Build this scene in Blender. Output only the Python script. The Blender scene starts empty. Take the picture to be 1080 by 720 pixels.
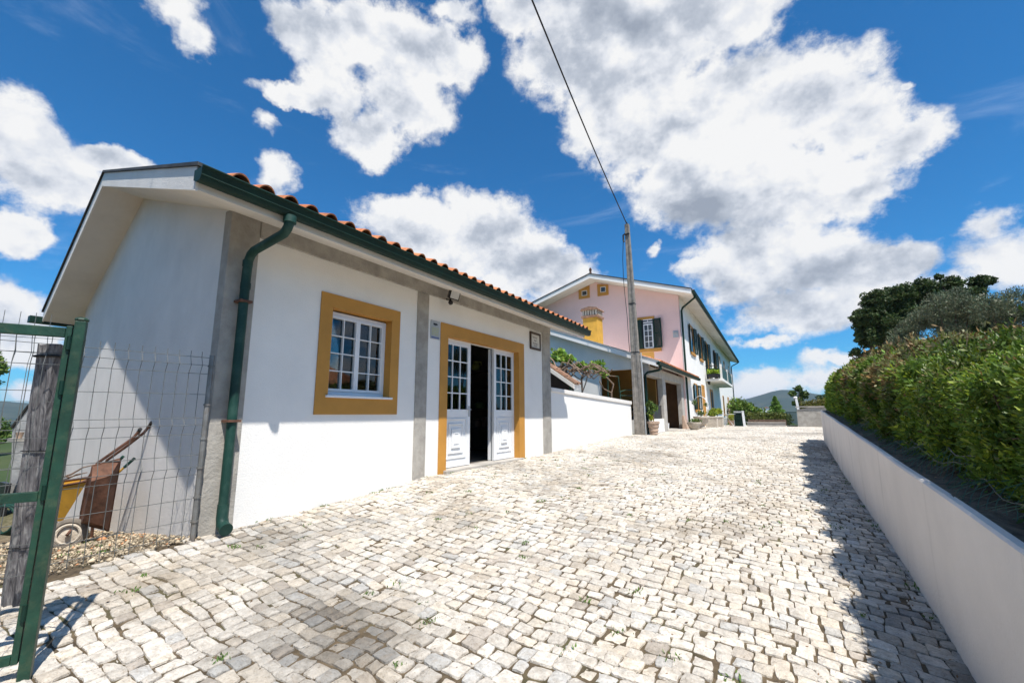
import bpy, bmesh, math, random
import numpy as np
from mathutils import Vector, Matrix, noise
random.seed(7); rng = np.random.default_rng(7)
R = math.radians
scene = bpy.context.scene
COL = scene.collection

# ------------------------------------------------------------------ node helpers
def N(nt, typ, **kw):
    n = nt.nodes.new(typ)
    for k, v in kw.items():
        if k.startswith('i_'):
            key = k[2:]
            key = int(key) if key.isdigit() else key.replace('_', ' ')
            n.inputs[key].default_value = v
        else:
            setattr(n, k, v)
    return n
def ramp(nt, stops):
    r = nt.nodes.new('ShaderNodeValToRGB')
    e = r.color_ramp.elements
    while len(e) > 1: e.remove(e[-1])
    e[0].position, e[0].color = stops[0][0], (*stops[0][1], 1)
    for p, c in stops[1:]:
        x = e.new(p); x.color = (*c, 1)
    return r
MATS = {}
def mat(name, col, rough=.7, var=.12, scale=3, bump=.15, bscale=40, col2=None, metal=0, spec=.4, attr=None,
        stain=0, stain_col=(.2, .17, .13), stain_scale=1.2, streak=False, attr_amt=1.0, stain_lo=.5):
    m = bpy.data.materials.new(name); m.use_nodes = True; nt = m.node_tree; L = nt.links
    b = nt.nodes['Principled BSDF']
    b.inputs['Roughness'].default_value = rough; b.inputs['Metallic'].default_value = metal
    b.inputs['Specular IOR Level'].default_value = spec
    tc = N(nt, 'ShaderNodeNewGeometry')
    n1 = N(nt, 'ShaderNodeTexNoise', i_Scale=scale, i_Detail=6, i_Roughness=.6); L.new(tc.outputs['Position'], n1.inputs['Vector'])
    c2 = col2 or tuple(max(0, c * (1 - 2.2 * var)) for c in col)
    c1 = col if col2 else tuple(min(1, c * (1 + var * .6)) for c in col)
    rp = ramp(nt, [(.3, c2), (.68, c1)]); L.new(n1.outputs['Fac'], rp.inputs['Fac'])
    out = rp.outputs['Color']
    if attr:
        a = N(nt, 'ShaderNodeAttribute', attribute_name=attr)
        mx = N(nt, 'ShaderNodeMix', data_type='RGBA', blend_type='MULTIPLY'); mx.inputs[0].default_value = attr_amt
        L.new(out, mx.inputs[6]); L.new(a.outputs['Color'], mx.inputs[7]); out = mx.outputs[2]
    if stain:
        mp = N(nt, 'ShaderNodeMapping'); L.new(tc.outputs['Position'], mp.inputs['Vector'])
        mp.inputs['Scale'].default_value = (1, 1, .12) if streak else (1, 1, 1)
        n2 = N(nt, 'ShaderNodeTexNoise', i_Scale=stain_scale, i_Detail=8, i_Roughness=.68, i_Distortion=.3); L.new(mp.outputs[0], n2.inputs['Vector'])
        r2 = ramp(nt, [(stain_lo, (0, 0, 0)), (stain_lo + .22, (1, 1, 1))]); L.new(n2.outputs['Fac'], r2.inputs['Fac'])
        ml = N(nt, 'ShaderNodeMath', operation='MULTIPLY'); ml.inputs[1].default_value = stain; L.new(r2.outputs['Color'], ml.inputs[0])
        mx = N(nt, 'ShaderNodeMix', data_type='RGBA'); L.new(ml.outputs[0], mx.inputs[0]); L.new(out, mx.inputs[6]); mx.inputs[7].default_value = (*stain_col, 1)
        out = mx.outputs[2]
    L.new(out, b.inputs['Base Color'])
    if bump:
        n3 = N(nt, 'ShaderNodeTexNoise', i_Scale=bscale, i_Detail=5, i_Roughness=.65); L.new(tc.outputs['Position'], n3.inputs['Vector'])
        bp = N(nt, 'ShaderNodeBump', i_Strength=bump, i_Distance=.02); L.new(n3.outputs['Fac'], bp.inputs['Height']); L.new(bp.outputs[0], b.inputs['Normal'])
    MATS[name] = m; return m
def leaf_mat(name, col, trans=.25):
    m = bpy.data.materials.new(name); m.use_nodes = True; nt = m.node_tree; L = nt.links
    b = nt.nodes['Principled BSDF']; b.inputs['Roughness'].default_value = .5; b.inputs['Specular IOR Level'].default_value = .35
    a = N(nt, 'ShaderNodeAttribute', attribute_name='Col')
    mx = N(nt, 'ShaderNodeMix', data_type='RGBA', blend_type='MULTIPLY'); mx.inputs[0].default_value = 1; mx.inputs[6].default_value = (*col, 1); L.new(a.outputs['Color'], mx.inputs[7])
    L.new(mx.outputs[2], b.inputs['Base Color'])
    t = N(nt, 'ShaderNodeBsdfTranslucent'); L.new(mx.outputs[2], t.inputs['Color'])
    ms = N(nt, 'ShaderNodeMixShader'); ms.inputs[0].default_value = trans
    L.new(b.outputs[0], ms.inputs[1]); L.new(t.outputs[0], ms.inputs[2]); L.new(ms.outputs[0], nt.nodes['Material Output'].inputs['Surface'])
    return m
def glass_mat():
    m = bpy.data.materials.new('window_glass'); m.use_nodes = True; nt = m.node_tree; L = nt.links
    nt.nodes.remove(nt.nodes['Principled BSDF'])
    t = N(nt, 'ShaderNodeBsdfTransparent'); t.inputs['Color'].default_value = (.62, .66, .64, 1)
    g = N(nt, 'ShaderNodeBsdfGlossy'); g.inputs['Roughness'].default_value = .02; g.inputs['Color'].default_value = (.9, .95, 1, 1)
    f = N(nt, 'ShaderNodeFresnel', i_IOR=1.65)
    ms = N(nt, 'ShaderNodeMixShader'); L.new(f.outputs[0], ms.inputs[0]); L.new(t.outputs[0], ms.inputs[1]); L.new(g.outputs[0], ms.inputs[2])
    L.new(ms.outputs[0], nt.nodes['Material Output'].inputs['Surface']); return m

PLASTER = mat('white_plaster', (.83, .81, .775), .85, .03, 1.5, .25, 60, stain=.10, stain_col=(.6, .57, .52), stain_scale=1.0)
PLASTER_WORN = mat('worn_white_plaster', (.80, .76, .71), .85, .05, 1.2, .35, 45, stain=.2, stain_col=(.55, .52, .47), stain_scale=1.3)
SOFFIT = mat('white_painted_soffit', (.74, .70, .64), .85, .05, 1.2, .2, 40, stain=.3, stain_col=(.5, .44, .36), stain_scale=1.5)
PINK = mat('pink_plaster', (.83, .58, .54), .85, .03, 1.0, .1, 30)
OCHRE = mat('ochre_paint', (.52, .25, .045), .6, .07, 2.5, .12, 40)
OCHRE_DEEP = mat('ochre_interior_plaster', (.52, .27, .06), .8, .1, 1.5, .1, 20)
CHIM = mat('yellow_weathered_plaster', (.60, .33, .045), .8, .1, 4, .3, 20, stain=.5, stain_col=(.3, .2, .08), stain_scale=3, streak=True)
TILE_OLD = mat('old_brown_tile', (.30, .17, .11), .85, .25, 9, .3, 60, attr='Col', stain=.6, stain_col=(.14, .10, .08), stain_scale=6)
CONC = mat('bare_concrete', (.40, .375, .335), .9, .14, 5, .5, 35, stain=.5, stain_col=(.24, .21, .17), stain_scale=2.2)
CONC_LIGHT = mat('light_concrete', (.46, .43, .39), .9, .12, 4, .4, 35, stain=.4, stain_col=(.26, .23, .19), stain_scale=1.6)
CONC_POLE = mat('cast_concrete', (.30, .27, .235), .9, .2, 6, .8, 30, stain=.7, stain_col=(.17, .15, .12), stain_scale=7)
GREEN = mat('dark_green_metal', (.004, .028, .018), .5, .15, 6, .05, 60, spec=.3)
GREEN_PIPE = mat('green_pvc_pipe', (.006, .046, .034), .6, .15, 3, .05, 30, stain=.25, stain_col=(.10, .16, .13), stain_scale=6)
GREEN_OLD = mat('worn_green_paint', (.013, .055, .033), .5, .2, 8, .15, 60, stain=.55, stain_col=(.10, .115, .06), stain_scale=9)
TILE = mat('terracotta_tile', (.58, .215, .085), .8, .25, 9, .3, 60, attr='Col', stain=.4, stain_col=(.23, .12, .07), stain_scale=6)
CAP = mat('dark_slate_capping', (.06, .058, .055), .7, .3, 5, .2, 40)
WHITE = mat('white_lacquer', (.78, .79, .80), .4, .02, 3, .03, 40)
SHUTTER = mat('dark_green_shutter', (.007, .028, .020), .6, .1, 3, .05, 40, spec=.25)
DARK = mat('black_plastic', (.015, .015, .016), .4, .1, 5, .05, 60)
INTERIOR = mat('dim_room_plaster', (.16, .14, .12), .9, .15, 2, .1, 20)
WOODDARK = mat('dark_wood', (.07, .045, .03), .6, .2, 6, .1, 30)
GLASS = glass_mat()
DGLASS = mat('dark_glass', (.035, .04, .045), .06, .2, 2, 0, spec=.8)
STONE = mat('limestone_sett', (.76, .71, .645), .8, .13, 26, .8, 70, attr='Col', stain=.62, stain_col=(.36, .30, .235), stain_scale=16)
def stone_extra():
    nt = STONE.node_tree; L = nt.links; b = nt.nodes['Principled BSDF']; src = b.inputs['Base Color'].links[0].from_socket
    g = N(nt, 'ShaderNodeNewGeometry')
    # fine dark pits and brown veins
    v = N(nt, 'ShaderNodeTexNoise', i_Scale=48, i_Detail=6, i_Roughness=.75, i_Distortion=1.2); L.new(g.outputs['Position'], v.inputs['Vector'])
    r = ramp(nt, [(.33, (.44, .38, .32)), (.42, (.88, .85, .81)), (.49, (1, 1, 1))]); L.new(v.outputs['Fac'], r.inputs[0])
    m1 = N(nt, 'ShaderNodeMix', data_type='RGBA', blend_type='MULTIPLY'); m1.inputs[0].default_value = .85; L.new(src, m1.inputs[6]); L.new(r.outputs[0], m1.inputs[7])
    # grey-brown ground-in dirt in large irregular patches
    n = N(nt, 'ShaderNodeTexNoise', i_Scale=.9, i_Detail=7, i_Roughness=.68, i_Distortion=.5); L.new(g.outputs['Position'], n.inputs['Vector'])
    r2 = ramp(nt, [(.34, (.68, .65, .61)), (.50, (1, 1, 1))]); L.new(n.outputs['Fac'], r2.inputs[0])
    m2 = N(nt, 'ShaderNodeMix', data_type='RGBA', blend_type='MULTIPLY'); m2.inputs[0].default_value = .9; L.new(m1.outputs[2], m2.inputs[6]); L.new(r2.outputs[0], m2.inputs[7])
    L.new(m2.outputs[2], b.inputs['Base Color'])
stone_extra()
SOIL = mat('joint_soil', (.135, .098, .058), .95, .3, 12, .8, 60, stain=.7, stain_col=(.07, .085, .025), stain_scale=2)
GRAVEL = mat('tan_rubble', (.52, .42, .29), .9, .2, 8, .5, 50, attr='Col')
RUST = mat('rusty_steel', (.15, .068, .042), .75, .3, 9, .3, 50, stain=.4, stain_col=(.24, .12, .07), stain_scale=8)
YELLOW = mat('yellow_enamel', (.62, .33, .04), .5, .1, 5, .1, 30, stain=.4, stain_col=(.25, .11, .04), stain_scale=6)
RUBBER = mat('dusty_rubber', (.20, .17, .14), .9, .2, 9, .2, 60)
WIRE = mat('galvanised_wire', (.12, .125, .12), .6, .1, 8, 0)
GREENWIRE = mat('green_coated_wire', (.014, .085, .05), .5, .1, 8, 0)
CABLE = mat('black_cable', (.012, .012, .013), .6, .1, 8, 0)
def wood():
    m = mat('weathered_grey_wood', (.16, .15, .15), .9, .3, 3, .3, 30)
    nt = m.node_tree; L = nt.links; b = nt.nodes['Principled BSDF']
    tc = N(nt, 'ShaderNodeNewGeometry'); mp = N(nt, 'ShaderNodeMapping'); mp.inputs['Scale'].default_value = (60, 60, 1.6); L.new(tc.outputs['Position'], mp.inputs[0])
    n = N(nt, 'ShaderNodeTexNoise', i_Scale=1.0, i_Detail=6, i_Roughness=.65, i_Distortion=.4); L.new(mp.outputs[0], n.inputs['Vector'])
    r = ramp(nt, [(.34, (.06, .056, .06)), (.52, (.18, .17, .175)), (.68, (.34, .33, .32))]); L.new(n.outputs['Fac'], r.inputs[0]); L.new(r.outputs[0], b.inputs['Base Color'])
    bp = N(nt, 'ShaderNodeBump', i_Strength=.8, i_Distance=.01); L.new(n.outputs['Fac'], bp.inputs['Height']); L.new(bp.outputs[0], b.inputs['Normal'])
    return m
WOOD = wood()
TERRA = mat('pale_terracotta', (.50, .36, .27), .85, .15, 8, .3, 40)
STONEPOT = mat('carved_limestone', (.58, .51, .42), .9, .12, 8, .5, 30, stain=.4, stain_col=(.3, .22, .15), stain_scale=6)
BARK = mat('brown_bark', (.16, .11, .08), .95, .3, 8, .8, 20)
VINEBARK = mat('vine_bark', (.30, .21, .15), .95, .3, 12, .8, 40)
LEAF = leaf_mat('leaf_foliage', (.10, .17, .035))
LEAF_DARK = leaf_mat('dark_leaf_foliage', (.055, .09, .026), .2)
LEAF_GREY = leaf_mat('grey_green_foliage', (.12, .15, .085), .15)
HEDGELEAF = leaf_mat('conifer_foliage', (.105, .18, .022), .28)
VINELEAF = leaf_mat('vine_foliage', (.20, .33, .05), .35)
FLOWER = leaf_mat('petals', (.8, .7, .5), .3)
SKIN = mat('skin', (.45, .28, .2), .6, .05, 5, 0)
SHIRT = mat('white_shirt_cloth', (.7, .72, .78), .9, .04, 5, .1)
BLACKCLOTH = mat('black_cloth', (.012, .012, .014), .9, .1, 5, .1)
DENIM = mat('blue_denim', (.05, .08, .15), .9, .1, 5, .1)
HAIR = mat('dark_hair', (.02, .015, .012), .6, .1, 30, .1)
SILVER = mat('brushed_sign_metal', (.42, .44, .45), .45, .06, 8, .05)
PAPER = mat('aged_ceramic', (.62, .60, .56), .5, .06, 8, .05)
INK = mat('brown_ink', (.10, .07, .06), .7, .1, 8, 0)
SIGNYEL = mat('sign_yellow', (.50, .50, .14), .6, .05, 8, 0)
SIGNBLUE = mat('sign_blue', (.10, .14, .30), .6, .05, 8, 0)
LAMPGLASS = mat('frosted_lamp_glass', (.55, .56, .56), .3, .05, 8, 0)

# ------------------------------------------------------------------ mesh builder
ORG = {}
def setp(o, label=None, cat=None, group=None, kind=None):
    if label: o['label'] = label
    if cat: o['category'] = cat
    if group: o['group'] = group
    if kind: o['kind'] = kind
    return o
def thing(name, label, cat, loc, group=None, kind=None):
    o = bpy.data.objects.new(name, None); o.empty_display_size = .1; COL.objects.link(o); o.location = loc
    ORG[o] = Vector(loc)
    return setp(o, label, cat, group, kind)
class MB:
    def __init__(s, M=None): s.v = []; s.f = []; s.c = []; s.M = M; s.col = (1, 1, 1)
    def add(s, vs, fs):
        o = len(s.v)
        for p in vs:
            p = Vector(p)
            s.v.append(s.M @ p if s.M else p)
        for f in fs: s.f.append([i + o for i in f]); s.c.append(s.col)
        return s
    def box(s, x0, x1, y0, y1, z0, z1):
        return s.add([(x, y, z) for x in (x0, x1) for y in (y0, y1) for z in (z0, z1)],
                     [(0, 1, 3, 2), (4, 6, 7, 5), (0, 4, 5, 1), (2, 3, 7, 6), (0, 2, 6, 4), (1, 5, 7, 3)])
    def hexa(s, b, t):   # 4 bottom pts (ccw from above), 4 top pts
        return s.add(list(b) + list(t), [(3, 2, 1, 0), (4, 5, 6, 7), (0, 1, 5, 4), (1, 2, 6, 5), (2, 3, 7, 6), (3, 0, 4, 7)])
    def prism(s, pts, d):  # closed polygon extruded along d
        n = len(pts); d = Vector(d); a = [Vector(p) for p in pts]
        return s.add(a + [p + d for p in a], [tuple(range(n))[::-1], tuple(range(n, 2 * n))] + [(i, (i + 1) % n, (i + 1) % n + n, i + n) for i in range(n)])
    def tube(s, pts, r, n=8, cap=True):
        pts = [Vector(p) for p in pts]; m = len(pts)
        rr = r if isinstance(r, (list, tuple)) else [r] * m
        T = [(pts[min(i + 1, m - 1)] - pts[max(i - 1, 0)]).normalized() for i in range(m)]
        a = T[0].orthogonal().normalized(); vs = []
        for i in range(m):
            a = (a - T[i] * a.dot(T[i])); a = a.normalized() if a.length > 1e-6 else T[i].orthogonal().normalized()
            b = T[i].cross(a)
            for k in range(n):
                w = 2 * math.pi * k / n; vs.append(pts[i] + (a * math.cos(w) + b * math.sin(w)) * rr[i])
        fs = [(i * n + k, i * n + (k + 1) % n, (i + 1) * n + (k + 1) % n, (i + 1) * n + k) for i in range(m - 1) for k in range(n)]
        if cap: fs += [tuple(range(n))[::-1], tuple(range((m - 1) * n, m * n))]
        return s.add(vs, fs)
    def lathe(s, c, prof, n=20):
        c = Vector(c); vs = []
        for (r, z) in prof:
            for k in range(n): w = 2 * math.pi * k / n; vs.append(c + Vector((r * math.cos(w), r * math.sin(w), z)))
        m = len(prof); fs = [(i * n + k, i * n + (k + 1) % n, (i + 1) * n + (k + 1) % n, (i + 1) * n + k) for i in range(m - 1) for k in range(n)]
        fs += [tuple(range(n))[::-1], tuple(range((m - 1) * n, m * n))]
        return s.add(vs, fs)
    def ball(s, c, r, n=10, sq=(1, 1, 1)):
        c = Vector(c); prof = [(math.sin(math.pi * i / n), -math.cos(math.pi * i / n)) for i in range(n + 1)]
        vs = []
        for (a, z) in prof:
            for k in range(n): w = 2 * math.pi * k / n; vs.append(c + Vector((max(a, .01) * math.cos(w) * r * sq[0], max(a, .01) * math.sin(w) * r * sq[1], z * r * sq[2])))
        fs = [(i * n + k, i * n + (k + 1) % n, (i + 1) * n + (k + 1) % n, (i + 1) * n + k) for i in range(n) for k in range(n)]
        return s.add(vs, fs)
    def build(s, name, m, parent=None, smooth=False, bevel=0):
        me = bpy.data.meshes.new(name)
        o0 = ORG.get(parent, Vector((0, 0, 0)))
        me.from_pydata([tuple(p - o0) for p in s.v], [], s.f)
        if any(c != (1, 1, 1) for c in s.c) or m in (TILE, TILE_OLD, GRAVEL):
            ca = me.color_attributes.new('Col', 'FLOAT_COLOR', 'CORNER'); arr = []
            for f, c in zip(s.f, s.c): arr += [c[0], c[1], c[2], 1.0] * len(f)
            ca.data.foreach_set('color', arr)
        me.materials.append(m)
        if bevel:
            bm = bmesh.new(); bm.from_mesh(me)
            bmesh.ops.bevel(bm, geom=[e for e in bm.edges if len(e.link_faces) == 2 and e.calc_face_angle(0) > .6], offset=bevel, segments=2, profile=.6, affect='EDGES', clamp_overlap=True)
            bm.to_mesh(me); bm.free()
        if smooth:
            me.polygons.foreach_set('use_smooth', [True] * len(me.polygons))
        me.update()
        o = bpy.data.objects.new(name, me); COL.objects.link(o)
        if parent: o.parent = parent
        ORG[o] = o0.copy()
        if smooth:
            try: me.set_sharp_from_angle(angle=R(40))
            except Exception: pass
        return o
def arr_mesh(name, V, F, m, parent=None, colors=None, smooth=False):
    """numpy verts (n,3), quads (m,4) or list; colors per face (m,3)"""
    me = bpy.data.meshes.new(name); o0 = ORG.get(parent, Vector((0, 0, 0)))
    V = np.asarray(V, float) - np.array(o0)
    F = np.asarray(F, np.int32); nf, k = F.shape
    me.vertices.add(len(V)); me.vertices.foreach_set('co', V.ravel().astype(np.float32))
    me.loops.add(nf * k); me.loops.foreach_set('vertex_index', F.ravel())
    me.polygons.add(nf); me.polygons.foreach_set('loop_start', np.arange(0, nf * k, k, dtype=np.int32))
    me.update(calc_edges=True); me.validate()
    if colors is not None:
        ca = me.color_attributes.new('Col', 'FLOAT_COLOR', 'CORNER')
        c = np.ones((nf, k, 4), np.float32); c[:, :, :3] = np.asarray(colors)[:, None, :]; ca.data.foreach_set('color', c.ravel())
    if smooth: me.polygons.foreach_set('use_smooth', [True] * len(me.polygons))
    me.materials.append(m)
    o = bpy.data.objects.new(name, me); COL.objects.link(o)
    if parent: o.parent = parent
    ORG[o] = Vector(o0); return o

# ------------------------------------------------------------------ terrain
LY = [-4, 2.3, 4.1, 4.8, 8.8, 11.2, 13, 15.4, 20, 24, 30, 45, 60, 120, 400]
LZ = [-1.22, -1.03, -.94, -.87, -.83, -.765, -.71, -.68, -.66, -.66, -.70, -.88, -1.3, -8, -25]
RY = [-4, 2, 3.4, 4.2, 5, 6.5, 11, 16, 20, 24, 30, 45, 60, 120, 400]
RZ = [-1.75, -1.46, -1.38, -1.3, -1.255, -1.21, -1.07, -.78, -.70, -.66, -.70, -.9, -1.4, -8, -25]
def gz(x, y):
    x = np.asarray(x, float); y = np.asarray(y, float)
    zl = np.interp(y, LY, LZ); zr = np.interp(y, RY, RZ)
    t = np.clip((x + 4.5) / 5.2, 0, 1.1)
    z = zl + (zr - zl) * t
    k = np.clip(-4.45 - x, 0, 60)
    return z - np.where(y < 16, 1, 0) * np.minimum(.13 * k, .9) * np.clip((9 - y) / 5, 0, 1)
def g1(x, y): return float(gz(x, y))
def terrain():
    a = np.concatenate([[-6000, -4000, -2500, -1500, -900, -500, -300, -180, -120, -80, -60, -45, -35, -28, -22, -18, -15], np.arange(-13, 9, .3), [9, 12, 16, 22, 30, 45, 70, 110, 170, 260, 400, 650, 1000, 1500, 2200, 3200, 4500, 6000]])
    b = np.concatenate([[-6000, -3000, -1500, -700, -300, -120, -60, -30, -18, -12, -9, -7, -5], np.arange(-4, 33, .3), [34, 37, 41, 46, 54, 65, 80, 100, 130, 170, 230, 320, 450, 650, 900, 1200, 1500, 1800, 2100], np.arange(2300, 4200, 100), [4500, 5200, 6000]])
    X, Y = np.meshgrid(a, b, indexing='ij'); Z = gz(X, Y) - .014
    r = np.hypot(X, Y)
    fall = np.clip((r - 60) / 500, 0, 1); Z = Z * (1 - fall) + fall * -30
    return a, b, X, Y, Z, r
a, b, X, Y, Z, r = terrain()
def grid_faces(nx, ny):
    i, j = np.meshgrid(np.arange(nx - 1), np.arange(ny - 1), indexing='ij'); k = i * ny + j
    return np.stack([k, k + ny, k + ny + 1, k + 1], -1).reshape(-1, 4)
gm = bpy.data.materials.new('bare_ground'); gm.use_nodes = True
def ground_mat(m):
    nt = m.node_tree; L = nt.links; b_ = nt.nodes['Principled BSDF']; b_.inputs['Roughness'].default_value = .95; b_.inputs['Specular IOR Level'].default_value = .1
    g = N(nt, 'ShaderNodeNewGeometry')
    n = N(nt, 'ShaderNodeTexNoise', i_Scale=14, i_Detail=8, i_Roughness=.7); L.new(g.outputs['Position'], n.inputs['Vector'])
    near = ramp(nt, [(.3, (.07, .05, .03)), (.5, (.17, .13, .085)), (.7, (.33, .27, .19))]); L.new(n.outputs['Fac'], near.inputs[0])
    n2 = N(nt, 'ShaderNodeTexNoise', i_Scale=.02, i_Detail=9, i_Roughness=.65); L.new(g.outputs['Position'], n2.inputs['Vector'])
    far = ramp(nt, [(.35, (.025, .045, .018)), (.55, (.045, .07, .028)), (.7, (.10, .10, .05))]); L.new(n2.outputs['Fac'], far.inputs[0])
    ln = N(nt, 'ShaderNodeVectorMath', operation='LENGTH'); L.new(g.outputs['Position'], ln.inputs[0])
    mr = N(nt, 'ShaderNodeMapRange'); mr.inputs[1].default_value = 10; mr.inputs[2].default_value = 17; L.new(ln.outputs['Value'], mr.inputs[0])
    mx = N(nt, 'ShaderNodeMix', data_type='RGBA'); L.new(mr.outputs[0], mx.inputs[0]); L.new(near.outputs[0], mx.inputs[6]); L.new(far.outputs[0], mx.inputs[7]); L.new(mx.outputs[2], b_.inputs['Base Color'])
    bp = N(nt, 'ShaderNodeBump', i_Strength=.8, i_Distance=.02); L.new(n.outputs['Fac'], bp.inputs['Height']); L.new(bp.outputs[0], b_.inputs['Normal'])
ground_mat(gm)
o = arr_mesh('ground', np.stack([X, Y, Z], -1).reshape(-1, 3), grid_faces(len(a), len(b)), gm, smooth=True); setp(o, kind='structure')

# distant wooded hills
def hills():
    aa = np.radians(np.linspace(-180, 180, 361)); rr = np.concatenate([np.linspace(1500, 4300, 40)])
    A, Rr = np.meshgrid(aa, rr, indexing='ij'); Xh = Rr * np.sin(A); Yh = Rr * np.cos(A)
    d = np.degrees(A); lim = 3000
    prof = 60 + 12 * np.sin(d * .13 + 1) + 8 * np.sin(d * .37) + 62 * np.exp(-((d - .2) / 2.6) ** 2) + 18 * np.exp(-((d + 3.2) / 2.0) ** 2) + 8 * np.exp(-((d - 4) / 2.2) ** 2)
    shape = np.exp(-((Rr - 2950) / 620) ** 2)
    rough = np.array([noise.fractal(Vector((x / 260, y / 260, 0)), 1, 2, 5) for x, y in zip(Xh.ravel(), Yh.ravel())]).reshape(Xh.shape)
    Zh = -32 + (prof + 32) * shape + rough * 9 * shape
    m = mat('wooded_hillside', (.028, .045, .026), 1, .3, .02, 0, col2=(.015, .027, .016), spec=0, stain=.5, stain_col=(.09, .09, .055), stain_scale=.009)
    o = arr_mesh('hills', np.stack([Xh, Yh, Zh], -1).reshape(-1, 3), grid_faces(len(aa), len(rr)), m, smooth=True); setp(o, kind='structure')
hills()

# ------------------------------------------------------------------ cobbles
def cobbles():
    V = []; F3 = []; C = []; base = 0
    rows = []; y = -2.2
    while y < 33: h = rng.uniform(.078, .122); rows.append((y, h)); y += h
    wob = lambda x, y: .07 * np.sin(x * .55 + y * .21) + .022 * np.sin(x * 1.7 + y * .9) + .014 * np.sin(x * 4.3 - y * 1.3) + .010 * np.sin(x * 11 + y * 3)
    NE = 10; allV = []; allF = []; cnt = 0
    lumps = lambda x, y: noise.fractal(Vector((x * .55, y * .55, 3)), 1, 2, 4)
    for (y0, h) in rows:
        x = -4.62 + rng.uniform(0, .1)
        xr = .90 if y0 < 15.7 else 7.5
        while x < xr:
            w = rng.uniform(.080, .135) if rng.random() > .15 else rng.uniform(.06, .09)
            xa, xb = x, x + w; x = xb
            xm = (xa + xb) / 2
            if y0 > 15.7 and xm > 7: break
            if y0 < 1.9 and xm < -4.42 + .12 * math.sin(y0 * 7) : continue
            g = .0020 + rng.random() * .0036
            j = lambda s=.010: rng.uniform(-s, s)
            c = [(xa + g + j(), y0 + g + j(.009)), (xb - g + j(), y0 + g + j(.009)), (xb - g + j(), y0 + h - g + j(.007)), (xa + g + j(), y0 + h - g + j(.007))]
            out = []
            for q in range(4):
                p0 = c[q]; p1 = c[(q + 1) % 4]; pm = c[q - 1]
                r_ = rng.uniform(.03, .13)
                out.append((p0[0] + (pm[0] - p0[0]) * r_, p0[1] + (pm[1] - p0[1]) * r_))
                out.append((p0[0] + (p1[0] - p0[0]) * r_, p0[1] + (p1[1] - p0[1]) * r_))
                out.append(((p0[0] + p1[0]) / 2 + j(.006), (p0[1] + p1[1]) / 2 + j(.006)))
            out = np.array(out); n = len(out)
            cx, cy = out.mean(0)
            out[:, 1] += wob(out[:, 0], y0); cy2 = cy + wob(cx, y0)
            ctr = np.array([cx, cy2])
            zc = g1(cx, cy2) + (rng.uniform(-.005, .004) if rng.random() > .07 else -.010)
            tx, ty = rng.uniform(-.055, .055, 2)
            gx = (g1(cx + .1, cy2) - g1(cx - .1, cy2)) / .2; gy = (g1(cx, cy2 + .1) - g1(cx, cy2 - .1)) / .2
            def ring(sc, dz, jit=0):
                p = ctr + (out - ctr) * sc
                z = zc + dz + (p[:, 0] - cx) * (gx + tx) + (p[:, 1] - cy2) * (gy + ty) + (rng.uniform(-jit, jit, n) if jit else 0)
                return np.column_stack([p, z])
            vs = np.vstack([ring(1.0, -.035), ring(1.0, -.010, .002), ring(.955, -.0018, .0018), ring(.62, .002, .003), [[cx, cy2, zc + .004 + rng.uniform(-.003, .003)]]])
            fs = []
            for k in range(3):
                for i in range(n):
                    i2 = (i + 1) % n; fs.append((k * n + i, k * n + i2, (k + 1) * n + i2, (k + 1) * n + i))
            for i in range(0, n, 2): fs.append((3 * n + i, 3 * n + (i + 1) % n, 3 * n + (i + 2) % n, 4 * n))
            if x > .45 and y0 < 15.7 and rng.random() < .6: hedge_shade = rng.uniform(.62, .9)  # hedge shade painted in: some stones near the wall tinted darker
            else: hedge_shade = 1
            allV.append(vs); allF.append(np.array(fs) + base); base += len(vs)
            t = rng.random(); b_ = rng.uniform(.80, 1.08)
            if t < .10: col = np.array([.90, .93, .96]) * rng.uniform(.80, 1.0)
            elif t < .28: col = np.array([1.0, .955, .88]) * b_
            elif t < .34: col = np.array([.92, .87, .80]) * rng.uniform(.82, .98)
            elif t < .38: col = np.array([.78, .74, .70]) * rng.uniform(.8, 1)
            else: col = np.array([1., .985, .955]) * b_
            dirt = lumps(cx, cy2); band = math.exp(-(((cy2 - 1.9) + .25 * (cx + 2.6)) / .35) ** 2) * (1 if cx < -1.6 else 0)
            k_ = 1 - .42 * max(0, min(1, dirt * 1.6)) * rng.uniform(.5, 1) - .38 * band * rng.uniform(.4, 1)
            if 6 < cy2 < 30: k_ *= .97
            col = np.clip(col * k_ * hedge_shade, 0, 1.3)
            C.append(np.repeat(col[None], len(fs), 0))
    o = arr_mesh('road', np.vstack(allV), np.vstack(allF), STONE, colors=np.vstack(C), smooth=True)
    o.data.set_sharp_from_angle(angle=R(42))
    setp(o, kind='structure')
cobbles()
# soil showing in the joints: a sheet just under the stone tops
def joint_sheet():
    a = np.arange(-4.6, 7.8, .2); b = np.arange(-2.3, 33, .2); X, Y = np.meshgrid(a, b, indexing='ij')
    o = arr_mesh('soil', np.stack([X, Y, gz(X, Y) - .0105], -1).reshape(-1, 3), grid_faces(len(a), len(b)), SOIL, smooth=True); setp(o, kind='structure')
joint_sheet()

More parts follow.
